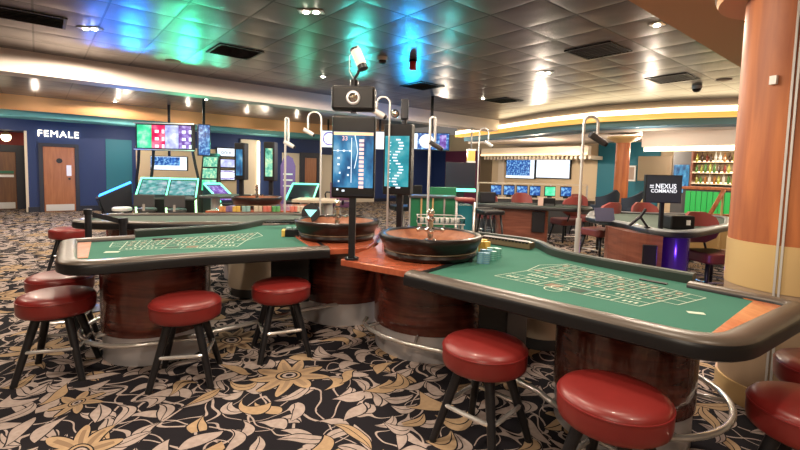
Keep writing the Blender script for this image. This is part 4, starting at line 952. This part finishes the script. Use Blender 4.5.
def make_chair(label, loc, rz):
    t = thing('gaming_chair', label, 'chair', loc, rz, 'red upholstered gaming chairs')
    MB().prism(fillet([(-.24, -.22), (.24, -.22), (.22, .24), (-.22, .24)], .09, 5), .36, .49).build('seat', 'red_seat', t, .025)
    m = MB(); n = 13; vs = []
    for j in range(7):
        z = .56+.4*j/6; hw = .24*math.sqrt(max(0.05, 1-(abs(z-.76)/.215)**3.2)) if True else 0
        for i in range(n):
            x = hw*(-1+2*i/(n-1)); y = -.24-.03*(z-.56)/.4+.09*(x/.24)**2
            vs.append((x, y, z))
    k = len(vs); vs += [(x, y-.05, z) for x, y, z in vs]; fs = []
    for j in range(6):
        for i in range(n-1): a = j*n+i; fs += [(a, a+1, a+n+1, a+n), (a+k+n, a+n+1+k, a+1+k, a+k)]
    for j in range(6):
        for i in (0, n-1): a = j*n+i; fs.append((a, a+n, a+n+k, a+k))
    for i in range(n-1):
        for a in (i, 6*n+i): fs.append((a, a+1, a+1+k, a+k))
    m.add(vs, fs, True); m.build('backrest', 'red_back', t)
    for s_ in (-1, 1): MB().tube([(s_*.12, -.2, .42), (s_*.12, -.27, .6)], .014, 8).build('back_bracket', 'black_metal', t)
    for x in (-1, 1):
        for y in (-1, 1): MB().tube([(x*.16, y*.16, .37), (x*.22, y*.22, 0)], .028, 8, r1=.018).build('leg', 'black_metal', t)
    MB().tube([(.2, -.2, .13), (.2, .2, .13), (-.2, .2, .13), (-.2, -.2, .13)], .009, 6, True).build('foot_ring', 'chrome', t)
    return t
CHS = [((713, 5.5), 185, 'red chair whose back shows over the round table end beside the column'), ((652, 7.3), 185, 'red chair with its back showing under the dark NEXUS screen'),
       ((565, 9.2), 20, 'red chair right of the mahogany pedestal, at the tall pole'), ((600, 7.6), 25, 'red chair tucked in left of the mahogany panel'),
       ((584, 10.0), 200, 'red chair with tilted back seen right of the tall pole'), ((524, 9.9), 185, 'red chair back showing over the black counter in the middle'),
       ((489, 10.0), -30, 'red chair left of the middle mahogany pedestal')]
cb = None
for (px, Y), r, lab in CHS:
    p = D(px, 220, Y)
    if cb is None: cb = make_chair(lab, (p.x, Y, 0), math.radians(r))
    else: dup(cb, (p.x, Y, 0), math.radians(r), lab)
# table at middle right (T4)
a0, a1 = D(474, 205, 8.6), D(596, 205, 8.4)
t4 = simple_table('dark rimmed gaming table on a mahogany pedestal in the middle distance', [(a0.x, 8.6), (a1.x-.4, 8.1), (a1.x+.0, 8.4), (a1.x-.1, 8.8), (a0.x+1.3, 9.1), (a0.x+.1, 9.2)], .2, [], armmat='felt_edge', ff=False)
cpx = D(522, 220, 8.6).x
m = MB(); m.prism(fillet([(cpx-.46, 8.6), (cpx+.48, 8.4), (cpx+.46, 8.8), (cpx-.44, 9.)], .12, 5), 0.02, .74); m.build('pedestal', 'mahog_mid', t4)
MB().box((cpx+.26, 8.41, .48), (.24, .04, .4), -.21).build('screen_back', 'black', t4, .01)
t = thing('monitor', 'dark box monitor at the left end of the middle table', 'monitor', (D(487, 205, 8.8).x, 8.85, FZ)); MB().b2(-.16, .16, -.1, .1, .03, .24).build('housing', 'black', t, .01); MB().cyl((0, 0, 0), .05, .03, 12).build('foot', 'black', t); MB().b2(-.13, .13, -.106, -.1, .06, .21).build('screen', 'screen_dark', t)
t = thing('card_shoe', 'small black card shoe on the right part of the middle table', 'card shoe', (D(549, 205, 8.5).x, 8.6, FZ)); MB().b2(-.13, .13, -.1, .1, 0, .17).build('body', 'black', t, .02); MB().b2(-.09, .09, -.125, -.1, .02, .06).build('lip', 'dark_grey', t)
t = thing('menu_card', 'pale upright card on the middle table', 'card', (D(540.5, 205, 8.45).x, 8.45, FZ)); MB().b2(-.05, .05, -.006, .006, 0, .19).build('card', P('blush_card', (.6, .42, .36), .6), t); MB().b2(-.06, .06, -.03, .03, 0, .01).build('foot', 'silver', t)
# counter with row of monitors
a0, a1 = D(480, 190, 10.6), D(592, 190, 10.6)
t = thing('counter', 'long low counter with a pale rail carrying the row of monitors', 'counter', (0, 0, 0)); MB().b2(a0.x, a1.x, 10.4, 10.9, 0, .82).build('body', 'dark_grey', t); MB().b2(a0.x, a1.x, 10.35, 10.4, .80, .84).build('front_rail', 'cream_lac', t); MB().b2(a0.x, a1.x, 10.86, 10.9, 1.14, 1.17).build('top_rail', 'cream_lac', t)
for k in range(7): MB().b2(a0.x+(a1.x-a0.x)*k/6-.015, a0.x+(a1.x-a0.x)*k/6+.015, 10.86, 10.9, .82, 1.14).build('rail_post', 'silver', t)
for k, px in enumerate((496, 509, 522, 535, 550, 566)):
    x = D(px, 188, 10.6).x; t = thing('monitor', 'blue lit monitor in the row on the low counter', 'monitor', (x, 10.6, .82), 0, 'monitors on the low counter')
    MB().b2(-.13, .13, -.02, .02, .05, .3).build('housing', 'black', t); MB().b2(-.12, .12, -.026, -.02, .07, .28).build('screen', 'scr_navy' if k != 4 else 'scr_green', t); MB().cyl((0, 0, 0), .06, .06, 12).build('foot', 'black', t)
for px, Y, lab in ((490, 7.2, 'tall black backless stool at the left end of the middle table'), (480, 7.7, 'tall dark stool with thin legs beside the teal cabinet')):
    p = D(px, 220, Y); t = thing('high_stool', lab, 'stool', (p.x, Y, 0), .3)
    MB().prism(fillet([(-.2, -.16), (.2, -.16), (.2, .16), (-.2, .16)], .06, 4), .72, .79).build('seat', 'black', t, .02)
    for x in (-1, 1):
        for y in (-1, 1): MB().tube([(x*.13, y*.1, .73), (x*.2, y*.18, 0)], .018, 8).build('leg', 'black_metal', t)
    MB().tube([(.18, -.16, .25), (.18, .16, .25), (-.18, .16, .25), (-.18, -.16, .25)], .009, 6, True).build('foot_ring', 'chrome', t)
# two big screens on the far wall
for px0, px1, mt, lab in ((506, 534, 'scr_navy', 'left of the two big far screens, blue with figures'), (536, 569.5, 'scr_white', 'right of the two big far screens, mostly white')):
    a, b = onU(px0, 159.5, UF-.12), onU(px1, 178.5, UF-.12); w_ = a.y-b.y; h_ = onU(px0, 159.5, UF).z-onU(px0, 178, UF).z
    t = thing('wall_screen', lab, 'screen', uv(UF-.1, (a.y+b.y)/2, onU(px0, 178, UF).z), PHI-PI/2)
    MB().b2(-w_/2, w_/2, 0, .1, 0, h_).build('housing', 'black', t, .008); MB().b2(-w_/2+.03, w_/2-.03, -.006, 0, .03, h_-.03).build('screen', mt, t)
    if px0 < 520: MB().b2(w_/2-.2, w_/2-.02, -.012, -.006, .02, h_-.02).build('white_strip', 'scr_white', t); MB().b2(-w_/2+.02, w_/2-.02, -.012, -.006, .02, .12).build('white_base', 'scr_white', t)
# T5 table
M['armgrey'] = P('grey_armrest', (.16, .17, .18), .4)
t5 = simple_table('dark gaming table with a rounded right end carrying the NEXUS COMMAND screen', [w2(585, 216), w2(622, 222), w2(650, 229), w2(690, 232), w2(734, 224), w2(733, 216.5), w2(690, 213), w2(640, 212), w2(590, 210)], [.2, .2, .3, .4, .3, .3, .3, .2, .2], [], armmat='armgrey', ff=False)
c = D(640, 240, 5.4)
m = MB(); pts = [(D(608, 240, 5.75).x, 5.75), (D(625, 240, 5.35).x, 5.35), (D(645, 240, 5.1).x, 5.1), (D(663, 240, 5.0).x, 5.0)]
m.prism(ccw(fillet(pts+[(pts[3][0]+.0, 5.25), (pts[0][0]+.05, 5.95)], [0, .2, .2, 0, 0, 0], 5)), 0, .73); m.build('pedestal_panel', 'mahog_mid', t5)
x = D(677, 240, 5.2).x; MB().cyl((x+.03, 5.35, .16), .19, .57, 32).build('pedestal', P('violet_lit_drum', (.07, .02, .2), .2, .4, .5, .5), t5); MB().cyl((x+.03, 5.35, 0), .18, .16, 32).build('kick_plate', 'steel', t5)  # violet base colour stands in for the purple light on the drum
MB().box((D(652, 240, 4.93).x, 4.96, .5), (.15, .03, .26), -.25).build('hanging_box', 'black', t5, .008)
glow((x-.05, 4.6, .45), (.25, .1, 1), 6, .05)
t = thing('nexus_screen', 'dark square screen reading NEXUS COMMAND on a black post', 'screen', (D(662, 220, 5.15).x, 5.15, FZ), 0)
a, b = D(646.5, 174.5, 5.15), D(681, 203.5, 5.15); cxx = (a.x+b.x)/2-t.location.x; w_ = b.x-a.x
MB().b2(cxx-w_/2, cxx+w_/2, 0, .05, b.z-FZ, a.z-FZ).build('housing', 'black', t, .006); sc = MB().b2(cxx-w_/2+.01, cxx+w_/2-.01, -.004, 0, b.z-FZ+.01, a.z-FZ-.01).build('screen', P('slate_screen', (.035, .045, .06), .2), t)
MB().b2(-.02, .02, .005, .04, 0, b.z-FZ+.01).build('post', 'black_metal', t); MB().cyl((0, .02, 0), .06, .012, 20).build('base_plate', 'black_metal', t)
zc = (a.z+b.z)/2-FZ
text_part('lettering', 'NEXUS', .078, 'letters', sc, (cxx+.02, -.006, zc+.03), depth=.0005, bold=.001)
text_part('lettering', 'COMMAND', .058, 'letters', sc, (cxx, -.006, zc-.025), depth=.0005, bold=.0006)
m = MB(); 
for k in range(2): m.box((cxx-.145, -.006, zc+.018+k*.022), (.045, .002, .01), 0)
m.build('logo_mark', 'letters', sc)
t = thing('shuffler', 'black shuffling machine with a pale label right of the NEXUS screen', 'shuffler', (D(677, 220, 5.35).x+.03, 5.4, FZ)); MB().b2(-.14, .15, -.12, .12, 0, .17).build('body', 'black', t, .02); MB().b2(.04, .09, -.124, -.12, .06, .12).build('label_plate', 'white', t)
p = D(608, 205, 5.9)
t = thing('laptop_stand', 'slate coloured slanted display back at the left end of the NEXUS table', 'monitor', (p.x+.0, 5.95, FZ)); m = MB(); m.T = Matrix.Rotation(-.35, 4, 'X'); m.b2(-.13, .13, -.01, .01, .01, .2); m.build('panel', P('slate_plastic', (.07, .07, .12), .35), t); MB().b2(-.1, .1, -.05, .08, 0, .012).build('foot', 'black', t)
m = MB(); t = thing('arm_stand', 'black jointed arm standing in front of the NEXUS screen', 'stand', (D(640, 220, 5.2).x, 5.2, .80))
MB().tube([(-.12, 0, .02), (.0, 0, .13), (.06, 0, .22)], .018, 8).tube([(.0, 0, .13), (.09, 0, .01)], .014, 8).build('arm', 'black_metal', t); MB().cyl((.09, 0, 0), .035, .012, 14).build('foot', 'black', t)

# ---------------------------------------------------------------- bar
UBAR = 11.8
v0, v1 = onU(683, 190, UBAR).y, onU(770, 190, UBAR).y
t = thing('bar_counter', 'long bar counter with glowing green ribbed front', 'bar', uv(UBAR, (v0+v1)/2, 0), PHI); L = (v0-v1)
MB().b2(0, .6, -L/2, L/2, .0, 1.14).build('body', 'dark_grey', t); MB().b2(-.06, .66, -L/2-.05, L/2+.05, 1.14, 1.2).build('counter_top', 'column', t, .01)
m = MB()
for k in range(int(L/.11)): m.b2(-.03, 0, -L/2+k*.11+.008, -L/2+k*.11+.102, .1, 1.1)
m.build('ribbed_front', 'bar_green', t)
v2, v3 = onU(604, 190, 13.2).y, onU(775, 190, 13.2).y
vl = onU(692, 160, 13.3).y
t = thing('back_bar', 'tall shelf unit full of lit bottles behind the bar', 'shelf', uv(13.3, (v3+vl)/2, 0), PHI); L = vl-v3
MB().b2(.3, .36, -L/2, L/2, 0, 2.3).build('back_panel', M['dark_bronze'], t)
for z in (1.25, 1.53, 1.81, 2.1): so = MB().b2(0, .3, -L/2, L/2, z, z+.02).build('shelf_board', 'cream_lac', t); MB().b2(.27, .29, -L/2, L/2, z+.03, z+.05).build('led_strip', 'led', so)
MB().b2(0, .3, -L/2, L/2, 0, 1.2).build('base_unit', 'dark_grey', t)
for s_ in (-1, 1): MB().b2(0, .3, s_*L/2-.02, s_*L/2+.02, 1.1, 2.3).build('side_panel', 'mahog_mid', t)
BC = [P('bottle_%s' % n, c, .15, 0, .6) for n, c in (('amber', (.25, .1, .02)), ('green', (.04, .14, .03)), ('clear', (.4, .42, .4)), ('dark', (.04, .02, .015)), ('lime', (.25, .28, .05)), ('red', (.2, .03, .02)))]
random.seed(11); bmesh_cache = {}
bnames = ['amber', 'dark green', 'clear', 'dark', 'yellow green', 'red']
for zi, z in enumerate((1.27, 1.55, 1.83)):
    for k in range(int(L/.1)):
        ci = random.randrange(6); 
        if ci not in bmesh_cache:
            o = MB().lathe([(.001, 0), (.033, .0), (.036, .01), (.036, .14), (.028, .17), (.013, .19), (.012, .23), (.014, .235), (.014, .25), (.001, .25)], 14).build('bottle', BC[ci]); bmesh_cache[ci] = o.data
        else: o = bpy.data.objects.new('bottle', bmesh_cache[ci]); C.objects.link(o)
        lab = '%s bottle on the %s shelf of the back bar' % (bnames[ci], ('lowest', 'middle', 'upper')[zi])
        q = uv(13.36+.1*random.random(), (v3+vl)/2-L/2+.06+k*.1, z); o.scale = (.9, .9, .75+.35*random.random()); tag(o, lab, 'bottle', '%s bottles on the %s back bar shelf' % (bnames[ci], ('lowest', 'middle', 'upper')[zi]), q)
t = thing('fridge', 'tall blue lit drinks cooler left of the bottle shelves', 'fridge', uv(13.4, onU(682, 165, 13.4).y, 0), PHI); MB().b2(0, .4, -.22, .22, 0, 2.1).build('cabinet', 'dark_grey', t); MB().b2(-.02, 0, -.18, .18, 1.0, 1.75).build('glass_door', 'scr_blue', t)
t = thing('picture', 'dark picture panel behind the NEXUS screen', 'picture', uv(14.2, onU(655, 160, 14.2).y, 1.3), PHI); MB().b2(0, .04, -.45, .45, 0, .7).build('panel', 'taupe', t); MB().b2(-.01, 0, -.47, .47, -.02, .72).build('frame', 'dark_bronze', t)
t = thing('picture', 'small white framed picture on the teal wall beside the slim column', 'picture', uv(14.8, onU(631, 166, 14.8).y, 1.25), PHI); MB().b2(0, .04, -.16, .16, 0, .5).build('frame', 'white', t); MB().b2(-.006, 0, -.11, .11, .05, .45).build('print', 'taupe', t)
struct('trim_20', MB().b2(11.6, 11.75, -6, onU(640, 170, 11.6).y, 2.14, 2.56), 'beam'); struct('trim_21', MB().b2(11.75, 13.7, -6, onU(640, 170, 11.6).y, 2.3, 2.34), 'ceil_light'); struct('trim_22', MB().b2(11.75, 11.85, -6, onU(640, 170, 11.6).y, 2.04, 2.14), 'led')
# bar chairs and low gold-railed divider
for px, Y, lab in ((605, 9.3, 'left of the two dark blue tub bar chairs by the slim column'), (631, 9.0, 'right of the two dark blue tub bar chairs, nearest the bar')):
    p = D(px, 200, Y); t = thing('tub_chair', lab, 'chair', (p.x, Y, 0), .4)
    MB().prism(fillet([(-.24, -.2), (.24, -.2), (.22, .24), (-.22, .24)], .1, 5), .68, .78).build('seat', P('navy_fabric_seat', (.015, .025, .045), .7), t, .02)
    m = MB(); R1 = .26; vs = []; n = 17
    for i in range(n):
        a = PI*(1.0+i/(n-1)); hgt = .34-.16*abs(math.cos(a)); c_, s_ = math.cos(a), math.sin(a)
        vs += [(R1*c_, R1*s_, .72), (R1*1.08*c_, R1*1.08*s_, .78+hgt), ((R1-.04)*c_, (R1-.04)*s_, .78+hgt), ((R1-.05)*c_, (R1-.05)*s_, .72)]
    fs = [(4*i+j, 4*(i+1)+j, 4*(i+1)+(j+1) % 4, 4*i+(j+1) % 4) for i in range(n-1) for j in range(4)]+[(0, 1, 2, 3), (4*n-4, 4*n-1, 4*n-2, 4*n-3)]
    m.add(vs, fs, True); m.build('backrest', P('navy_fabric', (.015, .025, .045), .7), t); 
    for x in (-1, 1):
        for y in (-1, 1): MB().tube([(x*.17, y*.17, .7), (x*.22, y*.22, 0)], .016, 8).build('leg', 'black_metal', t)
    MB().tube([(.2, -.2, .25), (.2, .2, .25), (-.2, .2, .25), (-.2, -.2, .25)], .009, 6, True).build('foot_ring', 'gold_metal', t)
for k, (pa, pb, lab) in enumerate(((D(633, 205, 7.9), D(650, 192, 8.4), 'gold handrail sloping behind the NEXUS screen'), (D(707, 208, 8.3), D(724, 190, 8.6), 'wooden sloping handrail in front of the green bar'))):
    t = thing('handrail', lab, 'handrail', (pa.x, pa.y, 0)); d = pb-pa
    MB().tube([(0, 0, pa.z-.25), (d.x, d.y, pb.z)], .04, 8).build('rail', 'gold_metal' if k == 0 else 'column', t)
    for q_ in (0.05, .95): MB().cyl((d.x*q_, d.y*q_, 0), .02, pa.z-.25+(pb.z-pa.z+.25)*q_, 10).build('post', 'gold_metal', t)
a, b = D(652, 214, 8.7), D(742, 212, 8.7)
t = thing('low_partition', 'low golden partition in front of the green bar', 'partition', (0, 0, 0)); MB().b2(a.x, b.x, 8.7, 8.78, 0, a.z).build('panel', 'gold_metal', t); MB().b2(a.x-.02, b.x+.02, 8.68, 8.8, a.z, a.z+.03).build('cap_rail', 'column', t)
# green cabinets behind the wheel
a0, a1 = D(410, 200, 6.6), D(456, 200, 6.6)
t = thing('bank_cabinet', 'green panelled cabinet with chrome dividers behind the right wheel', 'cabinet', ((a0.x+a1.x)/2, 6.6, 0)); w_ = (a1.x-a0.x)
MB().b2(-w_/2, w_/2, 0, .4, 0, 1.0).build('body', 'green_panel', t)
for k in range(5): MB().b2(-w_/2+w_*k/4-.012, -w_/2+w_*k/4+.012, -.015, 0, 0, 1.0).build('divider', 'gold_metal' if k in (1, 2) else 'chrome', t)
MB().b2(-w_/2-.02, w_/2+.02, -.04, .42, 1.0, 1.03).build('cabinet_top', 'dark_grey', t)
a0, a1 = D(458, 200, 6.3), D(473, 200, 6.3)
t = thing('bank_cabinet', 'teal cabinet with a red topped chrome frame right of the green cabinet', 'cabinet', ((a0.x+a1.x)/2, 6.3, 0)); w_ = (a1.x-a0.x)
MB().b2(-w_/2, w_/2, 0, .4, 0, .92).build('body', 'teal_panel', t)
for x in (-w_/2-.02, w_/2+.02): MB().tube([(x, -.02, 0), (x, -.02, .98)], .018, 8).build('frame_post', 'chrome', t)
MB().b2(-w_/2-.03, w_/2+.03, -.05, .2, .98, 1.03).build('top_pad', 'red_back', t, .02)
t, w_, h_ = flat_screen('large dark screen above a green light bar, left of the plum wall', 446, 475, 162, 188, 10.5, 'screen_dark', name='dark_screen')
MB().b2(-w_/2, w_/2, -.1, .05, -.09, -.02).build('green_light_bar', 'neon_green', t); MB().b2(-.1, .1, 0, .05, -(t.location.z), -.02).build('stand', 'black_metal', t)
for px, Y, lab in ((404, 8.2, 'black office chair left of the green cabinet'), (436, 7.6, 'dark chair with dark green back above the green cabinet'), (340, 8.6, 'plum coloured chair behind the left wheel')):
    p = D(px, 195, Y); t = thing('office_chair', lab, 'chair', (p.x, Y, 0), .4)
    mt = 'pchip' if px == 340 else ('black' if px == 404 else 'green_panel')
    MB().prism(fillet([(-.24, -.22), (.24, -.22), (.22, .24), (-.22, .24)], .09, 5), .66, .75).build('seat', mt, t, .02)
    MB().prism(fillet([(-.24, -.28), (.24, -.28), (.26, -.22), (-.26, -.22)], .02, 3), .8, 1.14).build('backrest', mt, t, .03)
    MB().tube([(0, -.2, .7), (0, -.25, .85)], .02, 8).build('back_bracket', 'black_metal', t); MB().cyl((0, 0, .04), .03, .62, 12).build('stem', 'chrome', t); MB().lathe([(.24, 0), (.24, .02), (.04, .05)], 24).build('base', 'chrome', t)
    for s_ in (-1, 1): MB().tube([(s_*.24, -.2, .95), (s_*.27, .0, .95), (s_*.27, .1, .9), (s_*.24, .1, .7)], .014, 8).build('arm', 'black_metal', t)
